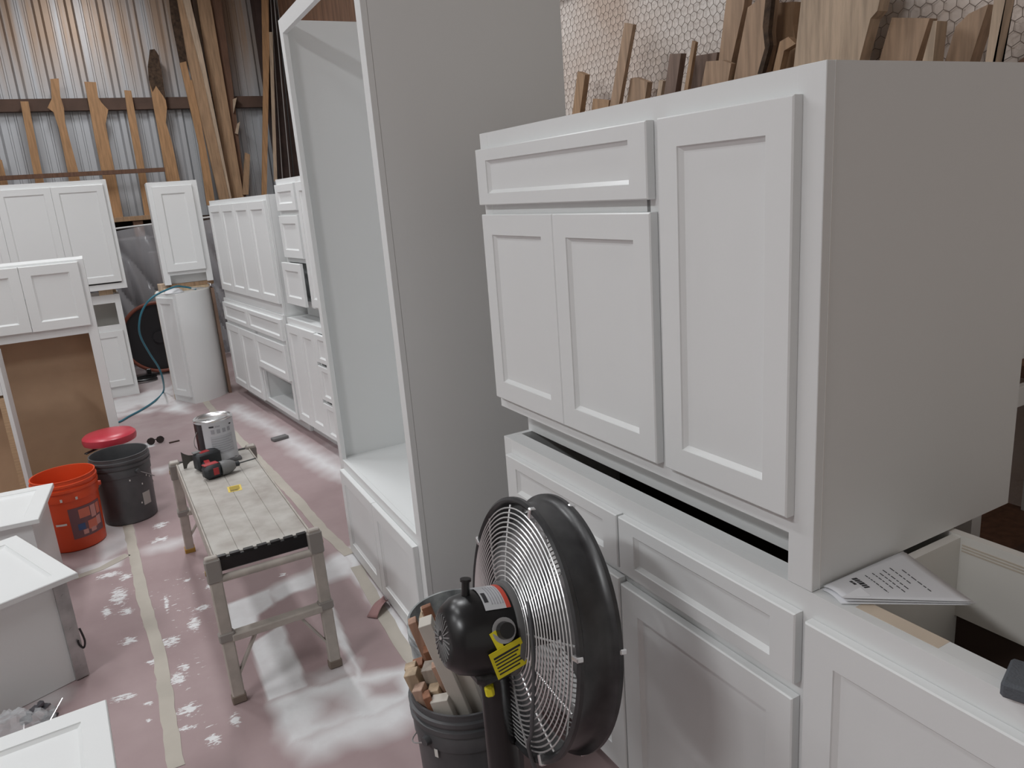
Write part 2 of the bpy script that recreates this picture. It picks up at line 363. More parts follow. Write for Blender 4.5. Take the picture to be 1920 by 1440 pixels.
# corrugated sheets of the far wall
def tin_material():
    m = bpy.data.materials.new('corrugated_tin'); m.use_nodes = True; nt = m.node_tree; L = nt.links.new; b = nt.nodes['Principled BSDF']
    tc = nt.nodes.new('ShaderNodeTexCoord'); mp = nt.nodes.new('ShaderNodeMapping'); mp.inputs['Scale'].default_value = (9, 9, 0.35); L(tc.outputs['Object'], mp.inputs[0])
    n = nt.nodes.new('ShaderNodeTexNoise'); n.inputs['Scale'].default_value = 1.0; n.inputs['Detail'].default_value = 5; L(mp.outputs[0], n.inputs['Vector'])
    sx = nt.nodes.new('ShaderNodeSeparateXYZ'); L(tc.outputs['Object'], sx.inputs[0])
    mr = nt.nodes.new('ShaderNodeMapRange'); L(sx.outputs[2], mr.inputs[0]); mr.inputs[1].default_value = 2.7; mr.inputs[2].default_value = 3.5
    ad = nt.nodes.new('ShaderNodeMath'); ad.operation = 'MULTIPLY'
    nr = nt.nodes.new('ShaderNodeMapRange'); L(n.outputs['Fac'], nr.inputs[0]); nr.inputs[1].default_value = 0.28; nr.inputs[2].default_value = 0.56
    L(mr.outputs[0], ad.inputs[0]); L(nr.outputs[0], ad.inputs[1])
    mx = nt.nodes.new('ShaderNodeMix'); mx.data_type = 'RGBA'; L(ad.outputs[0], mx.inputs['Factor'])
    mx.inputs['A'].default_value = (0.50, 0.515, 0.54, 1); mx.inputs['B'].default_value = (0.40, 0.29, 0.215, 1)
    L(mx.outputs['Result'], b.inputs['Base Color']); b.inputs['Metallic'].default_value = 0.35; b.inputs['Roughness'].default_value = 0.42
    return m
TIN = tin_material()
def tin_sheet(x0, w):
    prof = []; x = 0.0
    while x < w-0.01:
        prof += [(x, 0.026), (x+0.022, 0.026), (x+0.045, 0), (x+0.100, 0), (x+0.106, 0.008), (x+0.122, 0.008), (x+0.128, 0), (x+0.178, 0), (x+0.184, 0.008), (x+0.200, 0.008), (x+0.206, 0), (x+0.259, 0), (x+0.282, 0.026)]
        x += 0.305
    prof.append((x, 0.026)); n = len(prof); mb = MB(); vs = []
    for z in (0.0, CZ): vs += [(x0+a, WY-0.002-d, z) for a, d in prof] + [(x0+a, WY+0.001-d, z) for a, d in prof]
    fs = []
    for i in range(n-1): fs += [(i, i+1, 2*n+i+1, 2*n+i), (n+i, n+i+1, 3*n+i+1, 3*n+i)]
    return mb.add(vs, fs).build('metal_sheet', TIN, wall_back)
for k in range(7): tin_sheet(-3.95+0.915*k, 0.915)
GIRT = mat('rust_brown_steel', (0.115, 0.065, 0.045), 0.7, noise=0.3, nscale=6)
def pxz(x, y, Y=WY-0.05): return ony(x, y, Y)[2]
zg = pxz(200, 195, WY-0.1); zs = pxz(150, 327, WY-0.3); zl = pxz(250, 407, WY-0.3)
slab('girt', -3.9, WX-0.01, WY-0.13, WY-0.028, zg-0.065, zg+0.06, GIRT, wall_back)
slab('girt', -3.9, WX-0.01, WY-0.13, WY-0.028, 0.55, 0.68, GIRT, wall_back)
# corner column and brown plywood sheets above the tall cabinet
colm = MB().box(2.20, 2.44, WY-0.36, WY-0.15, 0, CZ).build('trim_1', mat('dark_brown_steel', (0.055, 0.030, 0.024), 0.7, noise=0.4, nscale=8)); struct(colm)
PLYW = mat('brown_stained_plywood', (0.20, 0.105, 0.062), 0.75, noise=0.45, nscale=3, stretch=(6, 6, 0.8))
for k in range(4):
    MB().box(WX-0.02, WX-0.001, 4.62+k*1.225, 5.835+k*1.225, 2.0, CZ-0.02, 0.003).build('plywood_sheet', PLYW, wall_right)
MB().box(WX-0.12, WX-0.001, 3.2, 4.62, 2.60, 2.74).build('beam', GIRT, wall_right)

# hexagonal netting over the insulation
def netting():
    mb = MB(); s = 0.0225; dx = s*math.sqrt(3); segs = set()
    y0, z0 = 0.6, 1.55
    for r_ in range(0, 38):
        for c_ in range(0, 84):
            cy = y0+(c_+0.5*(r_ % 2))*dx; cz = z0+r_*1.5*s
            pts = [(round(cy+s*math.sin(t), 4), round(cz+s*math.cos(t)*1.0, 4)) for t in [math.pi/3*k for k in range(6)]]
            for k in range(3): segs.add((pts[k], pts[k+1]))
    vs = []; fs = []
    rg = random.Random(3)
    jit = {}
    def P(q):
        if q not in jit: jit[q] = (q[0]+rg.uniform(-.0025, .0025), q[1]+rg.uniform(-.0025, .0025), WX-0.006-rg.uniform(0, .004))
        return jit[q]
    w = 0.0011
    for a, b_ in segs:
        a, b_ = P(a), P(b_)
        d = Vector((0, b_[0]-a[0], b_[1]-a[1])).normalized(); nn = Vector((0, -d.z, d.y))*w
        pa, pb = Vector((a[2], a[0], a[1])), Vector((b_[2], b_[0], b_[1])); o = len(vs)
        for p in (pa, pb): vs += [tuple(p+nn), tuple(p-nn), tuple(p-Vector((2*w, 0, 0)))]
        fs += [(o, o+1, o+4, o+3), (o+1, o+2, o+5, o+4), (o+2, o, o+3, o+5)]
    me = bpy.data.meshes.new('wire_netting'); me.from_pydata(vs, [], fs); me.materials.append(mat('netting_wire', (0.30, 0.25, 0.22), 0.6, 0.3))
    o = bpy.data.objects.new('wire_netting', me); COL.objects.link(o); o.parent = wall_right; o['label'] = 'hexagonal wire netting over the pale insulation'
    o['kind'] = 'stuff'; return o
netting()

# ------------------------------------------------------------------ cabinets
def shaker(parent, x0, x1, z0, z1, rail=0.053, railz=None, t=0.020, y=0.0, name='door', m=WHITE, rot=None):
    """frame-and-panel front; lies in front of local plane y, facing -y"""
    railz = rail if railz is None else railz
    w, h = x1-x0, z1-z0; c = 0.0025
    def loop(ix, iz, yy): return [(ix, yy, iz), (w-ix, yy, iz), (w-ix, yy, h-iz), (ix, yy, h-iz)]
    loops = [loop(0, 0, 0), loop(0, 0, -t+c), loop(c, c, -t), loop(rail, railz, -t), loop(rail+0.001, railz+0.001, -t+0.003), loop(rail+0.009, railz+0.009, -t+0.0095), loop(rail+0.009, railz+0.009, 0)]
    vs = [p for l in loops for p in l]; n = len(loops); fs = []
    for k in range(n):
        a, b_ = 4*k, 4*((k+1) % n)
        fs += [(a+i, a+(i+1) % 4, b_+(i+1) % 4, b_+i) for i in range(4)]
    d = MB().add(vs, fs).build(name, m, parent, loc=(x0, y, z0))
    MB().box(rail+0.0085, w-rail-0.0085, -t+0.0095, -0.002, railz+0.0085, h-railz-0.0085).build('panel', m, d)
    return d
def cabinet(name, label, cat, loc, rz, w, d, h, fronts=(), toe=0.0, toe_d=0.075, stiles=(0.04, 0.04), rails=(0.04, 0.04), mids=(), shelves=(), dividers=(), top=True, back=True, foot=(False, False), body=WHITE, group=None, inside=WHITE, ff=True):
    o = empty(name, loc, rz); tag(o, label, cat, group)
    t = 0.018
    if ff:
        f = MB()
        f.box(0, stiles[0], 0, 0.02, 0 if foot[0] else toe, h, 0.001); f.box(w-stiles[1], w, 0, 0.02, 0 if foot[1] else toe, h, 0.001)
        f.box(stiles[0]-.001, w-stiles[1]+.001, 0.0004, 0.02, h-rails[1], h-0.0004); f.box(stiles[0]-.001, w-stiles[1]+.001, 0.0004, 0.02, toe+0.0004, toe+rails[0])
        for (a, b_, c_, d_) in mids: f.box(a, b_, 0.0008, 0.02, c_, d_)
        f.build('face_frame', body, o)
    y0 = 0.0205 if ff else 0.0
    for i, (xa, xb) in enumerate(((0.001, t), (w-t, w-0.001))):
        s = MB(); yy = toe_d if (toe > 0 and not foot[i]) else y0
        if yy > y0: s.box(xa, xb, y0, yy, toe, h)
        s.box(xa, xb, yy, d, 0, h); s.build('side_panel', body, o)
    MB().box(t, w-t, y0, d-0.008, toe+0.012, toe+0.03).build('bottom_panel', inside, o)
    if back: MB().box(t, w-t, d-0.008, d-0.001, toe, h-0.002).build('back_panel', inside, o)
    if top: MB().box(t, w-t, y0, d-0.008, h-0.02, h-0.002).build('top_panel', body, o)
    if toe > 0: MB().box(t, w-t, toe_d, toe_d+0.016, 0, toe+0.01).build('toe_kick', body, o)
    for z in shelves: MB().box(t, w-t, y0+0.0, d-0.009, z-0.018, z).build('shelf', inside, o)
    for x, z0, z1 in dividers: MB().box(x-0.009, x+0.009, y0, d-0.009, z0, z1).build('divider', inside, o)
    for fr in fronts:
        kind, xa, xb, za, zb = fr[:5]
        rl = fr[5] if len(fr) > 5 else (0.053, 0.053)
        yo = fr[6] if len(fr) > 6 else -0.0006
        shaker(o, xa, xb, za, zb, rl[0], rl[1], y=yo, name='drawer_front' if kind == 'drawer' else 'door')
    return o
DR = (0.055, 0.030)
RZ = R(-90)
# foreground stack
cabinet('base_cabinet', 'long white base cabinet with open top, directly behind the pedestal fan', 'cabinet', (0.968, 1.885, 0), RZ, 2.05, 0.42, 0.876,
        [('drawer', 0.040, 0.571, 0.700, 0.834, (0.055, 0.03)), ('drawer', 0.577, 1.083, 0.692, 0.833, (0.055, 0.03)), ('door', 0.040, 0.571, 0.11, 0.672, (0.06, 0.06)), ('door', 0.577, 1.081, 0.11, 0.661, (0.06, 0.06)), ('door', 1.103, 1.60, 0.11, 0.829, (0.06, 0.06)), ('door', 1.605, 2.02, 0.11, 0.829, (0.06, 0.06))],
        toe=0.09, rails=(0.05, 0.06), mids=((0.55, 0.60, 0.09, 0.87), (1.06, 1.13, 0.09, 0.87), (0.04, 1.06, 0.655, 0.70)), dividers=((1.112, 0.12, 0.868),), top=False, back=False, inside=WARM)
bc = bpy.data.objects['base_cabinet']
MB().box(0.018, 2.03, 0.0205, 0.050, 0.80, 0.8755).build('nailer', WHITE, bc)
MB().box(1.17, 1.31, 0.0207, 0.0502, 0.802, 0.8759).build('nailer_splice', mat('bare_maple', (0.66, 0.56, 0.45), 0.6, noise=0.1), bc)
MB().box(0.018, 2.03, 0.392, 0.411, 0.70, 0.872).build('back_rail', WARM, bc)
for k in range(3): MB().box(1.125, 2.03, 0.3908, 0.3922, 0.852-k*0.006, 0.855-k*0.006).build('ply_edge', mat('pale_ply', (0.60, 0.53, 0.45), 0.7), bc)
MB().box(0.018, 2.03, 0.400, 0.418, 0.10, 0.699).build('back_panel', DARK, bc)  # dark sheet stands in for the shaded opening below the back rail
cabinet('vanity_cabinet', 'white cabinet with one drawer and three doors stacked on the base cabinet beside leaning lumber', 'cabinet', (0.968, 1.885, 0.8765), RZ, 1.10, 0.59, 0.849,
        [('drawer', 0.006, 0.717, 0.664, 0.808, DR), ('door', 0.014, 0.3695, 0.1275, 0.640), ('door', 0.3705, 0.722, 0.1275, 0.640), ('door', 0.749, 1.060, 0.129, 0.808)],
        toe=0.092, toe_d=0.085, stiles=(0.045, 0.052), rails=(0.045, 0.045), mids=((0.69, 0.78, 0.13, 0.81), (0.04, 0.70, 0.62, 0.68)), foot=(False, True))
vc = bpy.data.objects['vanity_cabinet']
MB().box(1.0995, 1.1005, 0.0185, 0.0205, 0.0, 0.849).build('seam', mat('paint_seam', (0.74, 0.735, 0.72), 0.3), vc)
# tall open cabinet
RT = R(-90-1.4)
cabinet('tall_cabinet', 'tall white open cabinet with two small doors at its foot', 'cabinet', (0.826, 3.265, 0), RT, 1.035, 0.665, 2.285,
        [('door', 0.058, 0.522, 0.012, 0.412, (0.055, 0.055)), ('door', 0.525, 0.990, 0.012, 0.412, (0.055, 0.055))],
        stiles=(0.050, 0.050), rails=(0.03, 0.055), mids=((0.05, 0.985, 0.39, 0.452),), shelves=(0.452,), top=False)
# far run on the right
A5 = R(-5); dF = np.array([math.sin(A5), math.cos(A5), 0]); nF = np.array([dF[1], -dF[0], 0]); RF = R(-90+5)
pA = np.array([0.989, 6.002, 0.0]); oA = pA+0.835*dF+0.02*nF
cabinet('base_cabinet', 'far white base cabinet with two top drawers, two doors and an open cubby', 'cabinet', tuple(oA), RF, 1.602, 0.60, 0.852,
        [('drawer', 0.020, 0.752, 0.672, 0.822, DR), ('drawer', 0.757, 1.588, 0.672, 0.822, DR), ('door', 0.012, 0.428, 0.105, 0.642), ('door', 0.431, 0.855, 0.105, 0.642), ('drawer', 0.860, 1.588, 0.385, 0.642, (0.055, 0.05))],
        toe=0.10, rails=(0.035, 0.035), mids=((0.84, 0.90, 0.10, 0.66), (0.04, 1.58, 0.625, 0.69), (0.88, 1.58, 0.36, 0.40)), shelves=(0.38,), dividers=((0.885, 0.11, 0.38),))
oAu = oA+np.array([0, 0, 0.8525])+dF*(-0.02)+nF*0.012
cabinet('wall_cabinet', 'white wall cabinet with four narrow doors standing on the far base cabinet', 'cabinet', tuple(oAu), RF, 1.575, 0.42, 0.80,
        [('door', 0.028+0.3845*k, 0.410+0.3845*k, 0.075, 0.763) for k in range(4)], rails=(0.09, 0.05))
pB = np.array([1.077, 5.264, 0.0]); oB = pB-0.032*dF+0.02*nF
cabinet('base_cabinet', 'white base cabinet with two doors beside a stack of three drawers', 'cabinet', tuple(oB), RF, 1.25, 0.60, 0.835,
        [('door', 0.022, 0.287, 0.115, 0.795), ('door', 0.290, 0.553, 0.115, 0.795), ('drawer', 0.558, 0.985, 0.610, 0.790, DR), ('drawer', 0.558, 0.985, 0.365, 0.588, DR), ('drawer', 0.558, 0.985, 0.115, 0.342, DR)],
        toe=0.10, mids=((0.53, 0.58, 0.1, 0.82),))
oBu = oB+np.array([0, 0, 0.8355])-dF*0.02+nF*0.055
cabinet('drawer_cabinet', 'white cabinet with three drawers and a tall door, stacked beside the tall open cabinet', 'cabinet', tuple(oBu), RF, 0.93, 0.50, 0.905,
        [('drawer', 0.020, 0.385, 0.705, 0.870, (0.05, 0.045)), ('drawer', 0.020, 0.385, 0.405, 0.675, (0.05, 0.05)), ('drawer', 0.020, 0.385, 0.100, 0.375, (0.05, 0.05), -0.028), ('door', 0.430, 0.80, 0.105, 0.872)],
        toe=0.09, toe_d=0.09, mids=((0.37, 0.45, 0.09, 0.88), (0.04, 0.40, 0.375, 0.405), (0.04, 0.40, 0.67, 0.71)))
# oven cabinet and neighbours on the left
cabinet('oven_cabinet', 'white cabinet with two upper doors over a wide opening backed with brown board', 'cabinet', (-1.00, 5.15, 0), 0, 0.968, 0.45, 1.362,
        [('door', 0.225, 0.637, 0.976, 1.350), ('door', 0.639, 0.938, 0.974, 1.349)], stiles=(0.04, 0.052), rails=(0.002, 0.04), mids=((0.04, 0.93, 0.926, 1.0),), inside=MDF, back=False)
ov = bpy.data.objects['oven_cabinet']
MB().box(0.02, 0.948, 0.21, 0.22, 0.001, 0.94).build('back_board', MDF, ov); MB().box(0.018, 0.950, 0.021, 0.44, 0.945, 0.961).build('shelf', WHITE, ov)
MB().box(0.940, 0.9495, 0.022, 0.21, 0.002, 0.925).build('liner_board', MDF, ov)
lb = cabinet('base_cabinet', 'white base cabinet with an empty drawer opening, behind the oven cabinet', 'cabinet', (-0.72, 7.58, 0), 0, 0.897, 0.38, 0.925,
        [('door', 0.47, 0.865, 0.10, 0.603), ('door', 0.06, 0.465, 0.10, 0.603)], rails=(0.10, 0.03), stiles=(0.05, 0.048), mids=((0.05, 0.86, 0.58, 0.655), (0.05, 0.86, 0.85, 0.925)), inside=WARM, top=False)
cabinet('wall_cabinet', 'large white wall cabinet with tall paired doors, raised on wooden blocks behind the oven cabinet', 'cabinet', (-0.95, 7.50, 0.975), 0, 1.20, 0.33, 0.925,
        [('door', 0.02, 0.387, 0.062, 0.885), ('door', 0.388, 0.7785, 0.062, 0.885), ('door', 0.7795, 1.168, 0.062, 0.885)], rails=(0.05, 0.045))
for k, (x, y) in enumerate(((0.02, 7.58), (-0.5, 7.58), (0.05, 7.74))):
    tag(MB().box(x, x+0.11, y, y+0.09, 0.925, 0.9745, 0.002).build('wood_block', PINE), 'pale pine block holding up the large wall cabinet', 'wood block', 'pine spacer blocks')
oc = empty('open_cabinet', (-1.118, 4.62, 0)); tag(oc, 'unfinished open cabinet with white side and bare plywood inside', 'cabinet')
MB().box(0.598, 0.616, 0.0, 0.20, 0, 0.95).build('side_panel', WHITE, oc); MB().box(0.0, 0.018, 0.0, 0.20, 0, 0.90).build('side_panel', WHITE, oc)
MB().box(0.572, 0.5975, 0.004, 0.18, 0.03, 0.72).build('liner_board', PLY, oc); MB().box(0.018, 0.598, 0.182, 0.195, 0, 0.89).build('back_panel', MDF, oc)
MB().box(0.018, 0.597, 0.0, 0.03, 0.735, 0.80).build('rail', WHITE, oc); MB().box(0.018, 0.597, 0.0, 0.18, 0.88, 0.899).build('top_panel', WHITE, oc); MB().box(0.018, 0.597, 0.0, 0.18, 0.01, 0.028).build('bottom_panel', PLY, oc)
# corner pair: curved end cabinet with narrow cabinet on top
cc = empty('corner_cabinet', (0.56, 6.76, 0)); tag(cc, 'white corner cabinet with one narrow door and a curved end', 'cabinet')
Bp = Vector((0, 0)); Ap = Vector((-0.13, 0.28))
curve = [Vector((0.0, 0.0))]
for k in range(1, 15):
    t = k/14; curve.append(Vector((0.30*math.sin(t*math.pi/2)*0.55+0.30*t*0.45, 0.34*(1-math.cos(t*math.pi/2))*0.62+0.02*t)))
poly = [Ap]+curve+[Vector((0.30, 0.50)), Vector((-0.10, 0.50))]
HC = 0.935
MB().prism([(p.x, p.y, 0) for p in poly], (0, 0, HC)).build('body', WHITE, cc, False)
outer = [p for p in curve]
cm = MB(); vs = []; nC = len(outer)
for z in (0.0, HC+0.001):
    for p, q in zip(outer, [Vector((0, -1)) for _ in outer]):
        vs.append((p.x*1.012, p.y-0.003, z))
    for p in outer: vs.append((p.x, p.y+0.004, z))
fs = []
for i in range(nC-1): fs += [(i, i+1, 2*nC+i+1, 2*nC+i), (2*nC+i, 2*nC+i+1, 3*nC+i+1, 3*nC+i), (i, i+1, nC+i+1, nC+i)]
cm.add(vs, fs).build('curved_panel', WHITE, cc, True)
dv = (Bp-Ap); dl = dv.length; ang = math.atan2(dv.y, dv.x)
dr = shaker(cc, 0.02, dl-0.03, 0.06, 0.905, 0.05)
Mx = Matrix.Translation((Ap.x, Ap.y, 0)) @ Matrix.Rotation(ang, 4, 'Z'); dr.matrix_local = Mx @ Matrix.Translation((0.03, -0.001, 0.06))
MB().prism([(Ap.x-0.004, Ap.y+0.012, 0.0), (Ap.x-0.0005, Ap.y+0.012, 0.0), (-0.1005, 0.50, 0.0), (-0.106, 0.50, 0.0)], (0, 0, HC-0.001)).build('side_panel', PINE, cc)
MB().box(0.3005, 0.325, 0.17, 0.50, 0.0, HC).build('back_board', mat('umber_board', (0.22, 0.14, 0.10), 0.7, noise=0.2), cc)
for k, (x, y, z, w_, d_, h_, m_) in enumerate(((0.50, 6.98, HC, 0.36, 0.09, 0.030, PINE), (0.47, 7.12, HC, 0.40, 0.09, 0.064, W_PALE), (0.56, 6.985, HC+0.03, 0.34, 0.085, 0.034, W_TAN))):
    tag(MB().box(x, x+w_, y, y+d_, z+0.0005, z+h_, 0.002).build('wood_spacer', m_), ['thin pale pine spacer lying on the corner cabinet', 'rear wood spacer under the narrow cabinet', 'upper tan spacer between the two corner cabinets'][k], 'wood spacer', 'spacers on the corner cabinet')
cabinet('narrow_cabinet', 'narrow white one-door cabinet perched on wood above the curved corner cabinet', 'cabinet', (0.512, 6.93, 1.0005), R(-2), 0.382, 0.36, 0.83,
        [('door', 0.035, 0.338, 0.105, 0.795, (0.06, 0.06))], toe=0.075, toe_d=0.08, foot=(True, True), stiles=(0.05, 0.05))

# ------------------------------------------------------------------ drawers standing on end
def drawer(label, corner, deg, w, dpt, h, slide):
    """drawer stood on its back, front panel on top; corner = right front top corner, local x right, y away"""
    u = Vector((math.cos(R(deg)), math.sin(R(deg)))); org = Vector(corner)-u*w
    o = empty('drawer', (org.x, org.y, 0), R(deg)); tag(o, label, 'drawer', 'drawers standing on end')
    a = 0.035
    for y in (0.03, dpt-0.045): MB().box(a, w-a, y, y+0.015, 0.002, h-0.0205).build('side_panel', WHITE, o)
    MB().box(a, a+0.015, 0.045, dpt-0.045, 0.002, h-0.0205).build('end_panel', WHITE, o); MB().box(w-a-0.015, w-a, 0.045, dpt-0.045, 0.002, h-0.0205).build('end_panel', WHITE, o)
    MB().box(a+0.015, w-a-0.015, 0.045, dpt-0.045, 0.002, 0.016).build('back_panel', WHITE, o)
    d = shaker(o, 0, w, 0, dpt, 0.06, name='drawer_front')
    d.matrix_local = Matrix.Translation((0, 0, h-0.020)) @ Matrix(((1, 0, 0), (0, 0, 1), (0, -1, 0))).to_4x4()
    if slide:
        x = w-a
        sl = MB().box(x-0.043, x+0.001, 0.018, 0.0297, 0.004, h-0.022, 0.001).build('slide_rail', GALV, o)
        for z in (0.05, 0.20, 0.33): MB().cyl((x-0.02, 0.0185, z), (x-0.02, 0.0165, z), 0.006, n=10).build('screw', GALV, sl)
        MB().tube(smoothpath([(x+0.004, 0.016, 0.19), (x+0.010, 0.012, 0.14), (x+0.002, 0.012, 0.115), (x-0.008, 0.013, 0.13), (x-0.010, 0.014, 0.15)]), 0.0035, 6).build('latch', BLACKP, sl, True)
    return o
drawer('white drawer on end with a steel slide and black latch', (-0.239, 2.861), 22, 0.52, 0.574, 0.40, True)
drawer('white drawer on end beside the orange bucket', (-0.384, 3.53), -5, 0.55, 0.469, 0.40, False)
drawer('white drawer on end in front of the bag of hardware', (-0.150, 1.50), 2.5, 0.60, 0.50, 0.40, False)

# hardware in a clear bag on the floor
CLEAR = mat('clear_plastic', (0.85, 0.88, 0.9), 0.15, trans=0.0, alpha=0.22)
hx, hy = -0.475, 2.58
for k, (dx, dy, dz, an) in enumerate(((0, 0, 0, 0.3), (0.055, 0.03, 0, 1.2), (-0.06, 0.04, 0, 2.2), (0.02, 0.06, 0.035, 0.9), (0.085, -0.03, 0, 0.1), (-0.05, -0.045, 0, 1.7))):
    h = empty('cabinet_hinge', (hx+dx, hy+dy, dz), an); tag(h, 'dark steel concealed hinge in the pile before the drawers', 'hinge', 'hinges in the hardware pile')
    HM = mat('dark_hinge_steel', (0.16, 0.16, 0.18), 0.3, 0.8)
    MB().cyl((0, 0, 0), (0, 0, 0.012), 0.0175, n=20).build('cup', HM, h, True)
    MB().box(0.012, 0.075, -0.009, 0.009, 0.008, 0.024, 0.003).build('arm', HM, h); MB().box(0.055, 0.085, -0.02, 0.02, 0.0, 0.006, 0.001).build('mounting_plate', HM, h)
    MB().cyl((0.05, 0, 0.024), (0.05, 0, 0.027), 0.004, n=8).build('screw', STEEL, h)
tag(MB().tube([(hx+0.06, hy-0.10, 0.045), (hx+0.13, hy+0.06, 0.075)], 0.0018, 6).build('steel_rod', STEEL), 'thin bright steel rod leaning across the hinge pile', 'rod')
bag = MB(); nb = 14
vs = []
for i in range(nb):
    for j in range(nb):
        u, v = i/(nb-1)-0.5, j/(nb-1)-0.5
        vs.append((hx-0.02+u*0.24, hy+0.03+v*0.20, 0.02+0.075*math.cos(u*math.pi)*math.cos(v*math.pi)*1.0+0.010*math.sin(u*31+v*17)+0.008*math.sin(v*43-u*9)))
bag.add(vs, [(i*nb+j, i*nb+j+1, (i+1)*nb+j+1, (i+1)*nb+j) for i in range(nb-1) for j in range(nb-1)])
bg = bag.build('plastic_bag', CLEAR, None, True); tag(bg, 'crumpled clear plastic bag over the hinge pile', 'bag')
sm = bg.modifiers.new('thick', 'SOLIDIFY'); sm.thickness = 0.001

# ------------------------------------------------------------------ buckets
def bucket(label, loc, m, rz=0.0, bail='side', speck=None, tilt=None):
    o = empty('bucket', loc, rz); tag(o, label, 'bucket')
    Rb, Rt, H = 0.130, 0.143, 0.372
    prof = [(0.0, 0.0), (Rb-0.006, 0.0), (Rb, 0.006), (Rb+0.0085, 0.262), (Rb+0.0125, 0.264), (Rb+0.0135, 0.300), (Rb+0.0115, 0.303), (Rb+0.0105, 0.308), (Rb+0.0175, 0.311), (Rb+0.0180, 0.325), (Rb+0.0115, 0.328), (Rb+0.0115, 0.336), (Rb+0.0180, 0.339), (Rb+0.0185, 0.350), (Rb+0.0120, 0.353), (Rb+0.0120, 0.366), (Rb+0.0145, 0.368), (Rb+0.0145, H), (Rb+0.0085, H), (Rb+0.0065, 0.36), (Rb-0.005, 0.012), (0.0, 0.010)]
    MB().lathe(prof, 56).build('shell', m, o, True)
    for s in (-1, 1):
        MB().cyl((s*(Rb+0.010), 0, 0.285), (s*(Rb+0.026), 0, 0.285), 0.014, 0.011, n=14).build('bail_ear', m, o, True)
    bs_ = -1 if bail == 'side' else 1
    pts = [((Rb+0.024)*math.cos(t), bs_*(Rb+0.018)*math.sin(t), 0.285-0.10*math.sin(t)) for t in [math.pi*k/28 for k in range(29)]]
    MB().tube(pts, 0.0018, 6).build('bail_wire', GALV, o, True)
    return o
def patch(o, name, m, a0, a1, z0, z1, off=0.0012, thick=0.0008, sk=0.0, n=10):
    """curved sticker on a bucket wall, angles in degrees"""
    mb = MB(); vs = []
    for r_ in (off, off+thick):
        for i in range(n+1):
            t = R(a0+(a1-a0)*i/n)
            for z in (z0+sk*i/n, z1+sk*i/n):
                rr = 0.130+0.0085*(z/0.262)+r_; vs.append((rr*math.cos(t), rr*math.sin(t), z))
    k = 2*(n+1); fs = []
    for i in range(n):
        a = 2*i; fs += [(a, a+1, a+3, a+2), (k+a, k+a+1, k+a+3, k+a+2), (a, a+2, k+a+2, k+a), (a+1, a+3, k+a+3, k+a+1)]
    fs += [(0, 1, k+1, k), (2*n, 2*n+1, k+2*n+1, k+2*n)]
    return mb.add(vs, fs).build(name, m, o, True)
red = bucket('orange-red plastic bucket with a printed label, beside a charcoal bucket', (-0.316, 4.215, 0), BUCKR, 0, 'back')
LBL = mat('label_plum', (0.17, 0.075, 0.085), 0.5); LBO = mat('label_coral', (0.62, 0.16, 0.10), 0.5); LBP = mat('label_pink', (0.58, 0.27, 0.24), 0.5); LBB = mat('label_blue', (0.04, 0.08, 0.20), 0.5)
lab = patch(red, 'printed_label', LBL, -92, -22, 0.065, 0.225, n=16)
for nm, m_, a0, a1, z0, z1 in (('label_disc', LBO, -74, -52, 0.165, 0.212), ('label_column', LBP, -50, -38, 0.150, 0.212), ('label_column', LBO, -36, -26, 0.155, 0.212), ('label_pail', LBO, -60, -40, 0.095, 0.140), ('label_pail', LBP, -40, -28, 0.100, 0.145), ('label_pail', LBP, -72, -62, 0.078, 0.102), ('label_block', LBB, -80, -66, 0.105, 0.138), ('label_pail', LBP, -56, -44, 0.078, 0.10)):
    patch(lab, nm, m_, a0, a1, z0, z1, off=0.0022, thick=0.0006, n=6)
SPL = mat('dried_paint', (0.70, 0.69, 0.66), 0.6)
for a0, a1, z0, z1 in ((-100, -96, 0.27, 0.285), (-74, -70, 0.268, 0.282), (-118, -98, 0.148, 0.158)): patch(red, 'paint_splash', SPL, a0, a1, z0, z1, off=0.0065, n=4)
gb = bucket('charcoal plastic bucket standing in front of the red stool', (-0.058, 4.40, 0), BUCKG, R(120))
patch(gb, 'pale_sticker', mat('faded_sticker', (0.42, 0.40, 0.38), 0.6), -178, -158, 0.085, 0.155, n=6)
for a, z in ((-60, 0.235), (-50, 0.22), (-100, 0.24), (-75, 0.20), (-84, 0.10)): patch(gb, 'paint_splash', SPL, a-100, a-97.5, z, z+0.009, n=2)
fb = bucket('charcoal bucket full of wooden offcut sticks below the fan', (0.640, 1.575, 0), BUCKG, R(20), 'back')
patch(fb, 'paint_splash', SPL, -172, -168, 0.245, 0.268, off=0.006, n=2)
bb = bucket('paint-crusted grey bucket wedged behind the stick bucket', (0.752, 1.868, 0), mat('paint_crusted_grey', (0.42, 0.44, 0.44), 0.6, col2=(0.16, 0.17, 0.175), nscale=18), R(-40), 'back')
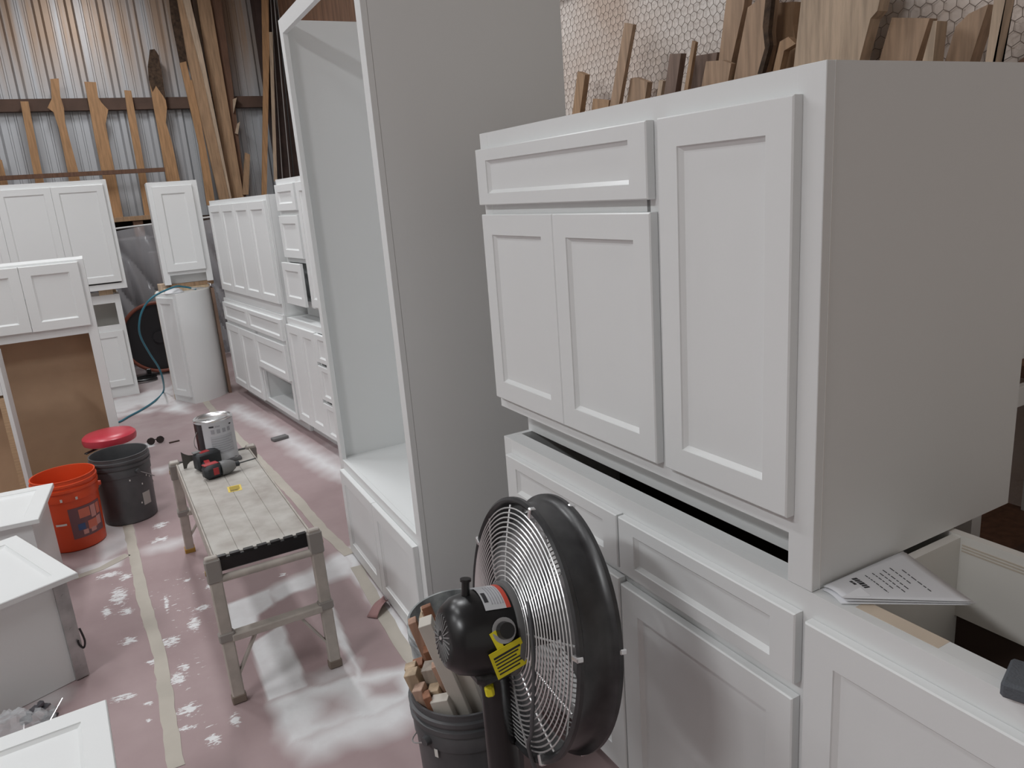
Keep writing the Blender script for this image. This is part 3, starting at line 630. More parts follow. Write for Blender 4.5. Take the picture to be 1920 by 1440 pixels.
# offcut sticks
SW = wood('pale_stick', (0.55, 0.42, 0.29)); SWH = mat('painted_stick', (0.62, 0.58, 0.52), 0.6, noise=0.15); SGR = wood('grey_stick', (0.38, 0.33, 0.28))
bx, by = 0.640, 1.575
STK = [((795, 1165), 0.60, (bx+0.02, by+0.03), .024, .030, SWH, 'longest white-painted stick in the bucket'),
       ((790, 1150), 0.575, (bx+0.05, by+0.06), .018, .012, W_RED, 'thin reddish stick behind the longest white stick'),
       ((776, 1192), 0.52, (bx-0.06, by+0.05), .016, .022, wood('rosy_stick', (0.46, 0.28, 0.20)), 'upright rosy stick at the bucket edge'),
       ((824, 1158), 0.56, (bx+0.02, by+0.02), .016, .020, W_PALE, 'pale brown stick leaning next to the motor'),
       ((836, 1178), 0.545, (bx+0.03, by-0.01), .024, .020, SGR, 'grey weathered stick beside the motor'),
       ((822, 1180), 0.53, (bx+0.04, by+0.0), .018, .024, SW, 'tan square stick leaning next to the motor'),
       ((850, 1190), 0.52, (bx+0.05, by-0.02), .018, .018, SW, 'pale square stick half hidden by the motor'),
       ((838, 1205), 0.50, (bx+0.06, by-0.03), .026, .024, W_RED, 'thick red-brown stick rising toward the motor'),
       ((808, 1238), 0.455, (bx+0.07, by-0.05), .030, .022, W_RED, 'broad red-brown stick in the middle of the bucket'),
       ((840, 1238), 0.46, (bx+0.07, by-0.06), .020, .018, wood('rosy_stick2', (0.48, 0.30, 0.22)), 'small rosy stick end in the middle of the bucket'),
       ((802, 1262), 0.44, (bx+0.05, by-0.04), .026, .028, SGR, 'grey square-ended stick leaning left'),
       ((848, 1256), 0.45, (bx+0.08, by-0.07), .026, .022, SWH, 'white-ended stick with red side'),
       ((756, 1278), 0.41, (bx-0.03, by-0.02), .020, .024, W_RED, 'red stick resting on the bucket rim'),
       ((766, 1272), 0.425, (bx+0.0, by-0.03), .022, .018, SW, 'pale stick beside the rim stick'),
       ((781, 1275), 0.43, (bx+0.02, by-0.05), .024, .022, SW, 'pale layered stick on the left of the bucket'),
       ((768, 1292), 0.405, (bx+0.0, by-0.05), .030, .020, W_PALE, 'wide tan stick at the left rim'),
       ((799, 1296), 0.405, (bx+0.04, by-0.06), .020, .024, wood('rosy_stick3', (0.50, 0.34, 0.26)), 'rosy square stick low in the bucket'),
       ((812, 1302), 0.40, (bx+0.06, by-0.07), .014, .022, W_RED, 'thin red stick low in the bucket'),
       ((832, 1302), 0.40, (bx+0.08, by-0.08), .022, .024, SW, 'pale stick behind the wide white one'),
       ((836, 1312), 0.395, (bx+0.085, by-0.09), .034, .022, SWH, 'wide white-ended stick at the front rim'),
       ((862, 1262), 0.41, (bx+0.085, by-0.04), .020, .050, SWH, 'flat pale board on the fan side of the bucket')]
LEAN = Vector((-0.26, 0.07)); BC = Vector((bx, by)); rgs = random.Random(5); SQ = []
for px, tz, base, w, d, m, lab_ in STK:
    tp = Vector(onz(px[0], px[1], tz)); l = LEAN+Vector((rgs.uniform(-.04, .04), rgs.uniform(-.04, .04)))
    SQ.append([Vector((tp.x, tp.y))-l*(tz-0.372), l, w*1.36, d*1.36])
for it in range(120):
    for a_ in range(len(SQ)):
        for b_ in range(a_):
            dv_ = SQ[a_][0]-SQ[b_][0]; need = 0.30*(SQ[a_][2]+SQ[a_][3]+SQ[b_][2]+SQ[b_][3])
            if dv_.length < need:
                e_ = dv_.normalized() if dv_.length > 1e-6 else Vector((1, 0)); push = e_*(need-dv_.length)*0.25
                SQ[a_][0] += push; SQ[b_][0] -= push
    for q in SQ:
        lim = 0.135-0.5*max(q[2], q[3]); r_ = q[0]-BC
        if r_.length > lim: q[0] = BC+r_.normalized()*lim
        bt = q[0]-q[1]*0.35-BC; lb_ = 0.122-0.5*max(q[2], q[3])
        if bt.length > lb_: q[0] -= (bt.normalized()*(bt.length-lb_))*0.6
for (px, tz, base, w, d, m, lab_), (q, l, w_, d_) in zip(STK, SQ):
    t2 = q+l*(tz-0.372); b2 = q-l*0.352
    o = MB().bar((b2.x, b2.y, 0.018), (t2.x, t2.y, tz), w_, d_, up=(0.5+rgs.uniform(-.3, .3), 0.9, 0.1), c=0.0012).build('wood_stick', m); tag(o, lab_, 'stick', 'offcut sticks in the bucket')
# clear cup with blue rim in the stick bucket
cp = empty('plastic_cup', (0.712, 1.512, 0.30)); tag(cp, 'clear plastic cup with a blue rim among the sticks', 'cup')
MB().lathe([(0.0, 0.0), (0.030, 0.0), (0.036, 0.085), (0.033, 0.085), (0.028, 0.004), (0.0, 0.004)], 28).build('shell', CLEAR, cp, True)
MB().tube([(0.036*math.cos(t), 0.036*math.sin(t), 0.086) for t in [2*math.pi*k/32 for k in range(32)]], 0.0022, 6, True).build('rim', mat('blue_rim', (0.02, 0.07, 0.35), 0.4), cp, True)

# ------------------------------------------------------------------ round red stool
st = empty('shop_stool', (-0.089, 4.775, 0)); tag(st, 'low round shop stool with red vinyl seat behind the buckets', 'stool')
MB().lathe([(0.0, 0.338), (0.125, 0.338), (0.138, 0.345), (0.142, 0.363), (0.140, 0.381), (0.128, 0.392), (0.07, 0.398), (0.0, 0.399)], 48).build('seat', REDV, st, True)
MB().cyl((0, 0, 0.08), (0, 0, 0.338), 0.020, n=18).build('gas_lift', BLACKP, st, True)
MB().bar((-0.03, -0.02, 0.331), (-0.135, -0.075, 0.315), 0.022, 0.008, c=0.003).build('lever', BLACKP, st)
for k in range(5):
    t = 2*math.pi*k/5+0.5; p = (0.17*math.cos(t), 0.17*math.sin(t))
    lg = MB().bar((0, 0, 0.085), (p[0], p[1], 0.062), 0.035, 0.022, c=0.004).build('leg', BLACKP, st)
    MB().cyl((p[0]-0.012*math.sin(t), p[1]+0.012*math.cos(t), 0.025), (p[0]+0.012*math.sin(t), p[1]-0.012*math.cos(t), 0.025), 0.025, n=18).build('caster', BLACKP, lg, True)

# ------------------------------------------------------------------ folding work platform
wp = empty('work_platform', (0.325, 2.98, 0)); tag(wp, 'paint-spattered folding aluminium work platform carrying drill and paint can', 'work platform')
def wl(p): return (p[0]-0.325, p[1]-2.98, p[2])
DECK = mat('painted_deck', (0.50, 0.48, 0.445), 0.65, col2=(0.36, 0.325, 0.295), nscale=11, bump=0.1, bscale=40)
n_sl = 4; wS = 0.306/n_sl
for k in range(n_sl):
    x0 = -0.153+k*wS
    MB().box(x0+0.0002, x0+wS-0.0002, -0.535, 0.560, 0.470, 0.500, 0.0015).build('deck_plank', DECK, wp)
MB().box(-0.160, -0.1535, -0.535, 0.56, 0.440, 0.503, 0.002).build('side_rail', ALU, wp); MB().box(0.1535, 0.160, -0.535, 0.56, 0.440, 0.503, 0.002).build('side_rail', ALU, wp)
for s in (-1, 1):
    e = MB().box(-0.155, 0.155, 0.5605 if s > 0 else -0.552, 0.577 if s > 0 else -0.5355, 0.452, 0.497, 0.003).build('end_cap', BLACKP, wp)
    for k in range(7): MB().box(-0.150+k*0.0435, -0.118+k*0.0435, 0.556 if s > 0 else -0.550, 0.575 if s > 0 else -0.531, 0.497, 0.5035, 0.001).build('rib', BLACKP, e)
    ye = 0.585*s
    MB().cyl((-0.155, ye*0.965, 0.435), (0.155, ye*0.965, 0.435), 0.013, n=14).build('cross_tube', ALU, wp, True)
    for sx in (-1, 1):
        top = Vector((0.165*sx, 0.555*s, 0.515)); bot = Vector((0.163*sx, (0.592 if s < 0 else 0.735)*s, 0.0))
        mid = top.lerp(bot, 0.55)
        lg = MB().bar(bot, top, 0.026, 0.040, up=(1, 0, 0), c=0.004).build('leg', ALU, wp)
        MB().bar(bot+(top-bot)*0.0, bot+(top-bot)*0.055, 0.031, 0.046, up=(1, 0, 0), c=0.003).build('foot_cap', mat('amber_foot', (0.42, 0.24, 0.05), 0.6) if s > 0 else mat('grimy_foot', (0.20, 0.16, 0.13), 0.7), lg)
        MB().bar(top.lerp(bot, 0.02), top.lerp(bot, 0.17), 0.034, 0.048, up=(1, 0, 0), c=0.004).build('hinge_bracket', mat('grey_bracket', (0.30, 0.28, 0.26), 0.5, 0.2), lg)
        MB().cyl(top.lerp(bot, 0.10)+Vector((0.019*sx, 0, 0)), top.lerp(bot, 0.10)+Vector((0.026*sx, 0, 0)), 0.009, n=12).build('rivet', mat('brass_rivet', (0.40, 0.28, 0.12), 0.4, 0.6), lg)
        MB().bar(mid+(bot-top)*0.02, mid-(bot-top)*0.04, 0.036, 0.050, up=(1, 0, 0), c=0.004).build('rung_bracket', mat('grey_bracket', (0.2, 0.19, 0.18)), lg)
        bl = top.lerp(bot, 0.86)
        MB().bar(bl, (0.075*sx, mid.y, mid.z-0.015), 0.007, 0.020, up=(0, 1, 0)).build('brace', ALU, wp)
    ym = (0.555*0.45+(0.592 if s < 0 else 0.735)*0.55)*s
    MB().box(-0.150, 0.150, ym-0.020, ym+0.020, 0.232-0.014, 0.232+0.012, 0.004).build('rung', ALU, wp)
# warning label on the deck
c0 = onz(440, 916, 0.5); wlab = MB().box(-0.026, 0.026, -0.034, 0.034, 0.5002, 0.5010).build('warning_label', mat('label_cream', (0.75, 0.56, 0.10), 0.5), wp); wlab.location = (c0[0]-0.325, c0[1]-2.98, 0); wlab.rotation_euler.z = R(-4)
MB().box(-0.019, 0.019, -0.010, 0.027, 0.5010, 0.5014).build('label_field', mat('label_olive', (0.38, 0.27, 0.02), 0.5), wlab)
for k in range(3): MB().box(-0.018, 0.010+0.004*k, -0.028+k*0.006, -0.025+k*0.006, 0.5010, 0.5014).build('label_text', INK, wlab)

# ------------------------------------------------------------------ paint can
pc_ = onz(402, 853, 0.5); pcx, pcy = 0.345, 3.475
pc = empty('paint_can', (pcx, pcy, 0.5006)); tag(pc, 'white gallon paint can with black band and steel lid', 'paint can')
MB().lathe([(0, 0), (0.080, 0), (0.0825, 0.003), (0.0825, 0.006), (0.081, 0.008), (0.081, 0.184), (0.0825, 0.187), (0.083, 0.192), (0.080, 0.1925), (0.0, 0.1925)], 56).build('body', mat('can_label_white', (0.60, 0.61, 0.64), 0.4), pc, True)
MB().lathe([(0.070, 0.1926), (0.083, 0.1926), (0.0835, 0.196), (0.081, 0.1985), (0.078, 0.196), (0.074, 0.1935), (0.070, 0.1935)], 56, close=True).build('rim', STEEL, pc, True)
MB().lathe([(0.0, 0.1928), (0.074, 0.1928), (0.074, 0.195), (0.066, 0.197), (0.062, 0.1945), (0.0, 0.1945)], 48).build('lid', STEEL, pc, True)
def canpatch(name, m, a0, a1, z0, z1, off=0.0006, par=None, n=10):
    mb = MB(); vs = []
    for r_ in (0.081+off, 0.081+off+0.0004):
        for i in range(n+1):
            t = R(a0+(a1-a0)*i/n)
            for z in (z0, z1): vs.append((r_*math.cos(t), r_*math.sin(t), z))
    k = 2*(n+1); fs = []
    for i in range(n):
        a = 2*i; fs += [(a, a+1, a+3, a+2), (k+a, k+a+1, k+a+3, k+a+2), (a, a+2, k+a+2, k+a), (a+1, a+3, k+a+3, k+a+1)]
    return mb.add(vs, fs).build(name, m, par or pc, True)
canpatch('black_band', mat('can_band', (0.02, 0.014, 0.018), 0.35), 172, 226, 0.008, 0.1845)
GRT = mat('grey_print', (0.36, 0.36, 0.39), 0.5)
canpatch('text_block', mat('pale_print', (0.50, 0.51, 0.54), 0.5), -112, -42, 0.045, 0.128)
for k in range(7): canpatch('text_line', GRT, -110, -44-(k % 3)*6, 0.052+k*0.0105, 0.0545+k*0.0105, off=0.0011, n=6)
for k in range(4): canpatch('pictogram', GRT, -108+k*17, -98+k*17, 0.140, 0.158, off=0.0008, n=3)
canpatch('heading', INK, -112, -98, 0.168, 0.175, off=0.0008, n=3); canpatch('heading', GRT, -94, -80, 0.168, 0.174, off=0.0008, n=3); canpatch('heading', INK, -48, -40, 0.166, 0.172, off=0.0008, n=3)
MB().tube(smoothpath([(0.082*math.cos(R(200)), 0.082*math.sin(R(200)), 0.150), (-0.093, -0.035, 0.120), (-0.096, -0.040, 0.095), (-0.088, -0.036, 0.075)]), 0.0014, 6).build('wire_handle', GALV, pc, True)

# ------------------------------------------------------------------ impact driver lying on its side
dr0 = Vector(onz(383, 888, 0.530)); nose = Vector(onz(424, 876, 0.530)); tip = Vector(onz(474, 868, 0.528))
ax = (nose-dr0); ax.z = 0; axl = ax.length; ax.normalize(); side = Vector((-ax.y, ax.x, 0))
dd = empty('impact_driver', (dr0.x, dr0.y, 0.5005)); tag(dd, 'red and black cordless impact driver lying on the platform', 'power tool')
def P3(a, b_, z): v = ax*a+side*b_; return (v.x, v.y, z)
REDP = mat('tool_red', (0.42, 0.03, 0.035), 0.45, noise=0.2); GRYP = mat('tool_grey', (0.20, 0.20, 0.20), 0.45, noise=0.15)
TBL = mat('tool_black', (0.025, 0.028, 0.032), 0.55)
hb = MB().bar(P3(-0.004, 0, 0.031), P3(0.070, 0, 0.031), 0.056, 0.060, c=0.014).build('motor_housing', TBL, dd, True)
MB().bar(P3(0.030, -0.0285, 0.034), P3(0.052, -0.0285, 0.034), 0.003, 0.030, c=0.001).build('red_badge', REDP, hb)
MB().bar(P3(0.002, 0.004, 0.0605), P3(0.062, 0.010, 0.0605), 0.034, 0.004, c=0.001).build('red_panel', REDP, hb)
Mn = Matrix.Translation(P3(0.068, 0, 0.031)) @ ax.to_track_quat('Z', 'Y').to_matrix().to_4x4()
MB().lathe([(0.0, 0), (0.030, 0), (0.031, 0.020), (0.026, 0.045), (0.017, 0.060), (0.0, 0.060)], 26, Mn).build('gear_nose', GRYP, dd, True)
MB().lathe([(0.0, 0.060), (0.011, 0.060), (0.012, 0.078), (0.009, 0.080), (0.0, 0.080)], 18, Mn).build('chuck', TBL, dd, True)
MB().lathe([(0.0, 0.08), (0.0032, 0.08), (0.0032, 0.150), (0.0015, 0.156), (0.0, 0.156)], 8, Mn).build('driver_bit', mat('bit_steel', (0.12, 0.12, 0.12), 0.4, 0.8), dd)
gr = MB().bar(P3(0.030, 0.020, 0.030), P3(0.052, 0.125, 0.030), 0.042, 0.038, c=0.012).build('grip', TBL, dd, True)
MB().bar(P3(0.036, 0.045, 0.0495), P3(0.048, 0.105, 0.0495), 0.022, 0.003, c=0.001).build('red_panel', REDP, gr)
MB().bar(P3(0.056, 0.032, 0.030), P3(0.060, 0.056, 0.030), 0.012, 0.016, c=0.004).build('trigger', REDP, gr)
bt = MB().bar(P3(0.012, 0.138, 0.040), P3(0.117, 0.146, 0.040), 0.062, 0.078, c=0.010).build('battery', TBL, dd, True)
MB().bar(P3(0.035, 0.135, 0.0795), P3(0.075, 0.140, 0.0795), 0.030, 0.003, c=0.001).build('red_panel', REDP, bt)
MB().bar(P3(0.011, 0.150, 0.080), P3(0.045, 0.153, 0.080), 0.028, 0.006, c=0.002).build('release_clip', GRYP, bt)
# painter's scraper tool leaning by the driver
sc = empty('scraper', tuple(onz(345, 880, 0.5)[:2])+(0.5005,)); tag(sc, 'dark steel painter scraper beside the impact driver', 'scraper')
sx_, sy_ = sc.location.x, sc.location.y
out = [(0, 0), (0.0, 0.078), (0.012, 0.066), (0.028, 0.056), (0.050, 0.052), (0.050, 0.030), (0.030, 0.026), (0.018, 0.016), (0.012, 0.0)]
MB().prism([(x, 0.0, z+0.001) for x, z in out], (0.0, 0.003, 0)).build('blade', mat('scraper_steel', (0.10, 0.095, 0.09), 0.4, 0.7), sc)
MB().bar((0.045, 0.0015, 0.042), (0.060, 0.0015, 0.042), 0.012, 0.024, c=0.003).build('handle', TBL, sc)
hd = Vector(onz(443, 858, 0.51))
bo = empty('bottle_opener_bracket', (hd.x, hd.y, 0.5005)); bo.name = 'steel_bracket'; tag(bo, 'flat grey steel bracket with a hole beside the paint can', 'bracket')
MB().box(-0.075, 0.022, -0.016, 0.016, 0.0, 0.014, 0.003).build('plate', mat('bracket_steel', (0.16, 0.16, 0.165), 0.45, 0.6), bo)
MB().lathe([(0.006, 0.0142), (0.011, 0.0142), (0.011, 0.0165), (0.006, 0.0165)], 18, close=True).build('ring', STEEL, bo, True)

# ------------------------------------------------------------------ pedestal fan
FC = Vector((0.618, 1.198, 0.732)); FA = Vector((0.984, -0.099, -0.149)).normalized()
fan = empty('pedestal_fan', (0.556, 1.205, 0)); tag(fan, 'black drum-style pedestal fan with wire grille and yellow tag', 'fan')
MF = Matrix.Translation(FC-Vector((0.556, 1.205, 0))) @ FA.to_track_quat('Z', 'Y').to_matrix().to_4x4()
fu, fw = (MF.to_3x3() @ Vector((1, 0, 0))), (MF.to_3x3() @ Vector((0, 1, 0)))
RO = 0.250; DP = 0.078
drum = MB().lathe([(RO-0.006, -0.004), (RO, -0.008), (RO+0.006, -0.004), (RO+0.006, 0.004), (RO-0.004, 0.010), (RO-0.008, 0.022), (RO-0.009, DP-0.022), (RO-0.004, DP-0.010), (RO+0.006, DP-0.004), (RO+0.006, DP+0.004), (RO, DP+0.008), (RO-0.006, DP+0.004), (RO-0.012, DP-0.010), (RO-0.012, 0.010)], 96, MF, True).build('drum', BLACKM, fan, True)
def ring(mb, r, z, wr=0.0016, n=72, prof=4):
    mb.lathe([(r+wr*math.cos(t), z+wr*math.sin(t)) for t in [2*math.pi*k/prof for k in range(prof)]], n, MF, True)
def grille(name, z_edge, sgn, parent):
    g = empty(name, (0, 0, 0)); g.parent = fan
    mb = MB(); K = 19
    for k in range(K):
        r = 0.062+(RO-0.016-0.062)*k/(K-1); z = z_edge+sgn*0.028*(1-(r/RO)**2.2)
        ring(mb, r, z)
    mb.build('ring_wires', WIREM, g)
    for j in range(12):
        a = 2*math.pi*(j+0.35)/12; sw = MB(); pts = []
        for k in range(9):
            r = 0.055+(RO-0.010-0.055)*k/8; z = z_edge+sgn*(0.028*(1-(r/RO)**2.2)-0.0030)
            pts.append(MF @ Vector((r*math.cos(a), r*math.sin(a), z)))
        sw.tube(pts, 0.0021, 5).build('spoke_wire', WIREM, g)
    return g
grille('rear_grille', -0.004, -1, fan); gfront = grille('front_grille', DP+0.004, 1, fan)
MB().lathe([(0.0, DP+0.028), (0.055, DP+0.028), (0.060, DP+0.030), (0.055, DP+0.034), (0.0, DP+0.036)], 36, MF).build('front_badge', BLACKP, gfront, True)
for k in range(3):
    a0 = 2*math.pi*k/3+0.7; vs = []; nr, na = 7, 9
    for i in range(nr):
        for j in range(na):
            r = 0.040+(0.222-0.040)*i/(nr-1); a = a0+(j/(na-1)-0.5)*(1.15+0.25*math.sin(i/(nr-1)*math.pi)); tw = (0.036-0.016*i/(nr-1))
            vs.append(MF @ Vector((r*math.cos(a), r*math.sin(a), DP*0.50+tw*(j/(na-1)-0.5)*1.7)))
    bl = MB().add(vs, [(i*na+j, i*na+j+1, (i+1)*na+j+1, (i+1)*na+j) for i in range(nr-1) for j in range(na-1)]).build('blade', mat('fan_blade', (0.42, 0.42, 0.43), 0.38, 0.7), fan, True)
    so = bl.modifiers.new('thick', 'SOLIDIFY'); so.thickness = 0.0015
MB().lathe([(0, DP*0.5-0.03), (0.045, DP*0.5-0.03), (0.045, DP*0.5+0.03), (0, DP*0.5+0.03)], 28, MF).build('hub', mat('hub_black', (0.02, 0.02, 0.02), 0.4), fan, True)
mot = MB().lathe([(0, -0.166), (0.044, -0.166), (0.057, -0.161), (0.073, -0.140), (0.081, -0.105), (0.083, -0.040), (0.079, -0.034), (0, -0.034)], 44, MF).build('motor_housing', BLACKP, fan, True)
MB().lathe([(0.055, -0.044), (0.090, -0.040), (0.092, -0.030), (0.090, -0.022), (0.055, -0.020)], 48, MF, True).build('collar', mat('grey_collar', (0.14, 0.14, 0.14), 0.5), fan, True)
vent = MB()
for j in range(26):
    a = 2*math.pi*j/26
    vent.bar(MF @ Vector((0.014*math.cos(a), 0.014*math.sin(a), -0.1672)), MF @ Vector((0.046*math.cos(a), 0.046*math.sin(a), -0.1658)), 0.0022, 0.003, up=FA)
vent.build('vent_fins', mat('fin_grey', (0.20, 0.20, 0.20), 0.4), mot)
MB().lathe([(0.0, -0.170), (0.004, -0.170), (0.0045, -0.167), (0.0, -0.167)], 12, MF).build('cap_screw', STEEL, mot, True)
# direction helpers on the housing: 'up' and 'towards the aisle'
upv = (Vector((0, 0, 1))-FA*FA.z).normalized(); sdv = FA.cross(upv).normalized()   # sdv points towards camera side
if sdv.y > 0: sdv = -sdv
def hp(a, ang, r): return MF.translation+FA*a+(upv*math.cos(R(ang))+sdv*math.sin(R(ang)))*r   # ang from up towards camera
def hpatch(name, m, a0, a1, g0, g1, r, parent, n=8, th=0.0006):
    mb = MB(); vs = []
    for rr in (r, r+th):
        for i in range(n+1):
            g = g0+(g1-g0)*i/n
            vs += [tuple(hp(a0, g, rr)), tuple(hp(a1, g, rr))]
    k = 2*(n+1); fs = []
    for i in range(n):
        a = 2*i; fs += [(a, a+1, a+3, a+2), (k+a, k+a+1, k+a+3, k+a+2), (a, a+2, k+a+2, k+a), (a+1, a+3, k+a+3, k+a+1)]
    fs += [(0, 1, k+1, k), (2*n, 2*n+1, k+2*n+1, k+2*n)]
    return mb.add(vs, fs).build(name, m, parent, True)
rl = hpatch('rating_label', mat('silver_label', (0.55, 0.56, 0.58), 0.4), -0.098, -0.046, -28, 34, 0.0836, mot)
hpatch('red_stripe', mat('label_red', (0.60, 0.08, 0.05), 0.4), -0.055, -0.046, -28, 34, 0.0844, rl)
for k in range(5): hpatch('label_text', GRT, -0.082+k*0.0055, -0.080+k*0.0055, -12, 26, 0.0844, rl, n=4)
hpatch('label_mark', INK, -0.095, -0.087, 4, 22, 0.0844, rl, n=4)
MB().cyl(hp(-0.118, -8, 0.072), hp(-0.118, -8, 0.106), 0.008, n=14).build('oscillation_knob', BLACKP, mot, True)
MB().cyl(hp(-0.118, -8, 0.105), hp(-0.118, -8, 0.110), 0.011, n=14).build('knob_cap', BLACKP, mot, True)
sk = MB().cyl(hp(-0.070, 62, 0.081), hp(-0.070, 62, 0.101), 0.017, 0.015, n=20).build('speed_knob', BLACKP, fan, True)
MB().cyl(hp(-0.070, 62, 0.0835), hp(-0.070, 62, 0.085), 0.024, n=24).build('dial_plate', mat('dial_chrome', (0.45, 0.45, 0.46), 0.35, 0.5), sk, True)
# yellow tag hanging from the switch
tg0 = hp(-0.068, 88, 0.0885); tu = (FA*0.93+Vector((0, 0, 0.37))).normalized(); tn = sdv; tvv = tn.cross(tu).normalized()
if tvv.z > 0: tvv = -tvv
Mt = Matrix((tu, tvv, tu.cross(tvv))).transposed().to_4x4(); Mt.translation = tg0
tgo = MB().box(-0.034, 0.034, -0.014, 0.046, -0.0005, 0.0005, 0.0, Mt).build('yellow_tag', YEL, fan)
sgn = 1 if (tu.cross(tvv)).dot(sdv) > 0 else -1
for k in range(6): MB().box(-0.028, 0.028-0.006*(k % 3), -0.002+k*0.0075, (0.001 if k else 0.0025)-0.0+k*0.0075, sgn*0.0005, sgn*0.0009, 0.0, Mt).build('tag_text', INK, tgo)
MB().bar(hp(-0.094, 62, 0.085), hp(-0.076, 88, 0.0885), 0.014, 0.0008, up=sdv).build('tag_tie', YEL, tgo)
# yoke, pole, base, cord
pl = Vector((0.0, 0.0, 0.0))
MB().box(-0.045, 0.045, -0.055, 0.055, 0.655, 0.690, 0.012, Matrix.Translation((-0.015, 0.0, 0))).build('yoke', BLACKP, fan, True)
MB().bar((-0.036, -0.022, 0.630), (-0.020, -0.030, 0.632), 0.022, 0.024, up=(0, 0, 1), c=0.004).build('warning_sticker', YEL, fan)
MB().lathe([(0, 0.36), (0.033, 0.36), (0.033, 0.63), (0.028, 0.66), (0, 0.66)], 28).build('upper_pole', BLACKP, fan, True)
MB().lathe([(0, 0.03), (0.026, 0.03), (0.026, 0.38), (0.0, 0.38)], 24).build('lower_pole', BLACKP, fan, True)
MB().lathe([(0, 0.345), (0.038, 0.345), (0.040, 0.375), (0.036, 0.395), (0, 0.395)], 28).build('height_collar', BLACKP, fan, True)
MB().lathe([(0, 0), (0.205, 0), (0.210, 0.006), (0.200, 0.018), (0.08, 0.034), (0.045, 0.05), (0, 0.05)], 48).build('base', BLACKP, fan, True)
fo = Vector((0.556, 1.205, 0))
c1 = [Vector(CC+ray(x, y)*t) for x, y, t in ((985, 1098, 1.46), (993, 1150, 1.41), (1000, 1230, 1.40), (1001, 1300, 1.41), (997, 1370, 1.43), (1003, 1440, 1.46))] + [Vector((0.66, 1.02, 0.12)), Vector((0.70, 0.95, 0.006)), Vector((0.80, 0.70, 0.006))]
MB().tube(smoothpath([p-fo for p in c1]), 0.0042, 8).build('power_cord', mat('cord_grey', (0.07, 0.07, 0.075), 0.5), fan, True)
for ang in (20, 95, 165, 235, 300, 345):
    for zz in (-0.004, DP+0.004):
        p = MF @ Vector(((RO+0.008)*math.cos(R(ang)), (RO+0.008)*math.sin(R(ang)), zz)); q = MF @ Vector(((RO-0.014)*math.cos(R(ang)), (RO-0.014)*math.sin(R(ang)), zz))
        MB().bar(p, q, 0.010, 0.014, up=FA, c=0.002).build('clip', STEEL, fan)

# ------------------------------------------------------------------ small things on the base cabinet
def sheet(label, pts, z, name='paper_sheet', curl=None):
    a, b_, c, d = [Vector((p[0], p[1], 0)) for p in pts]; n = 14; vs = []
    for i in range(n):
        for j in range(n):
            u, v = i/(n-1), j/(n-1); p = a.lerp(b_, u).lerp(d.lerp(c, u), v); zz = z+(curl(u, v) if curl else 0)
            vs.append((p.x, p.y, zz))
    o = MB().add(vs, [(i*n+j, i*n+j+1, (i+1)*n+j+1, (i+1)*n+j) for i in range(n-1) for j in range(n-1)]).build(name, PAPER, None, True)
    s = o.modifiers.new('thick', 'SOLIDIFY'); s.thickness = 0.0006; s.offset = 1
    tag(o, label, 'paper', 'work order papers'); return o
zt = 0.8768
pp = [onz(1540, 1106, zt), onz(1577, 1133, zt), onz(1820, 1138, zt), onz(1690, 1040, zt)]
for k, (dz, sh, lb_) in enumerate(((0.0, 0.0, 'bottom sheet of the work order papers on the base cabinet'), (0.003, 0.006, 'middle sheet of the work order papers on the base cabinet'), (0.006, 0.002, 'top sheet of the work order papers with printed lines'))):
    q = [p+np.array([sh, -sh*0.7, 0]) for p in pp]
    top_sheet = sheet(lb_, q, zt+dz+0.0006, curl=lambda u, v, dz=dz: 0.004*math.sin(u*3.1)*(1-v)+dz*0.8*(u*(1-v))+0.006*max(0, u-0.6)*v)
a, b_, c, d = [Vector((p[0], p[1], 0)) for p in [p+np.array([0.002, -0.0014, 0]) for p in pp]]
zc = zt+0.0068
def pt(u, v):
    p = a.lerp(b_, u).lerp(d.lerp(c, u), v); return Vector((p.x, p.y, zc+0.0008+0.004*math.sin(u*3.1)*(1-v)+0.0048*(u*(1-v))+0.006*max(0, u-0.6)*v))
for v, u0, u1, wdt in ((0.30, 0.18, 0.62, 0.006), (0.24, 0.25, 0.45, 0.003), (0.42, 0.2, 0.8, 0.0016), (0.50, 0.2, 0.7, 0.0016), (0.56, 0.25, 0.8, 0.0016), (0.62, 0.2, 0.75, 0.0016), (0.70, 0.2, 0.6, 0.0016), (0.78, 0.3, 0.8, 0.0016)):
    rg2 = random.Random(int(v*100)); u = u0; ln = MB()
    while u < u1:
        e_ = u+rg2.uniform(0.03, 0.09); ln.bar(pt(u, v), pt(min(e_, u1), v), wdt*(1 if v > 0.35 else 1.6), 0.0004); u = e_+0.025
    ln.build('printed_line', INK, top_sheet)
fl0 = [onz(1577, 1133, zt), onz(1632, 1130, zt), onz(1612, 1112, zt+0.012)]
MB().prism([(fl0[0][0], fl0[0][1], zt+0.012), (fl0[1][0], fl0[1][1], zt+0.012), (fl0[2][0], fl0[2][1], zt+0.022)], (0, 0, 0.0008)).build('folded_corner', PAPER, top_sheet)
sb = onz(1895, 1262, 0.89); sbo = MB().box(-0.055, 0.055, -0.035, 0.035, 0.0, 0.024, 0.004).build('sanding_sponge', FOAMG, None)
sbo.location = (1.000, 0.425, 0.8762); sbo.rotation_euler.z = R(-72); tag(sbo, 'dark grey sanding sponge lying on the base cabinet edge', 'sponge')
fb2 = onz(525, 824, 0.0); fbo = MB().box(-0.055, 0.055, -0.028, 0.028, 0.001, 0.022, 0.003).build('sanding_block', mat('block_grey', (0.16, 0.155, 0.155), 0.85)); fbo.location = (fb2[0], fb2[1], 0); fbo.rotation_euler.z = R(12); tag(fbo, 'small grey sanding block on the floor before the far cabinets', 'sanding block')
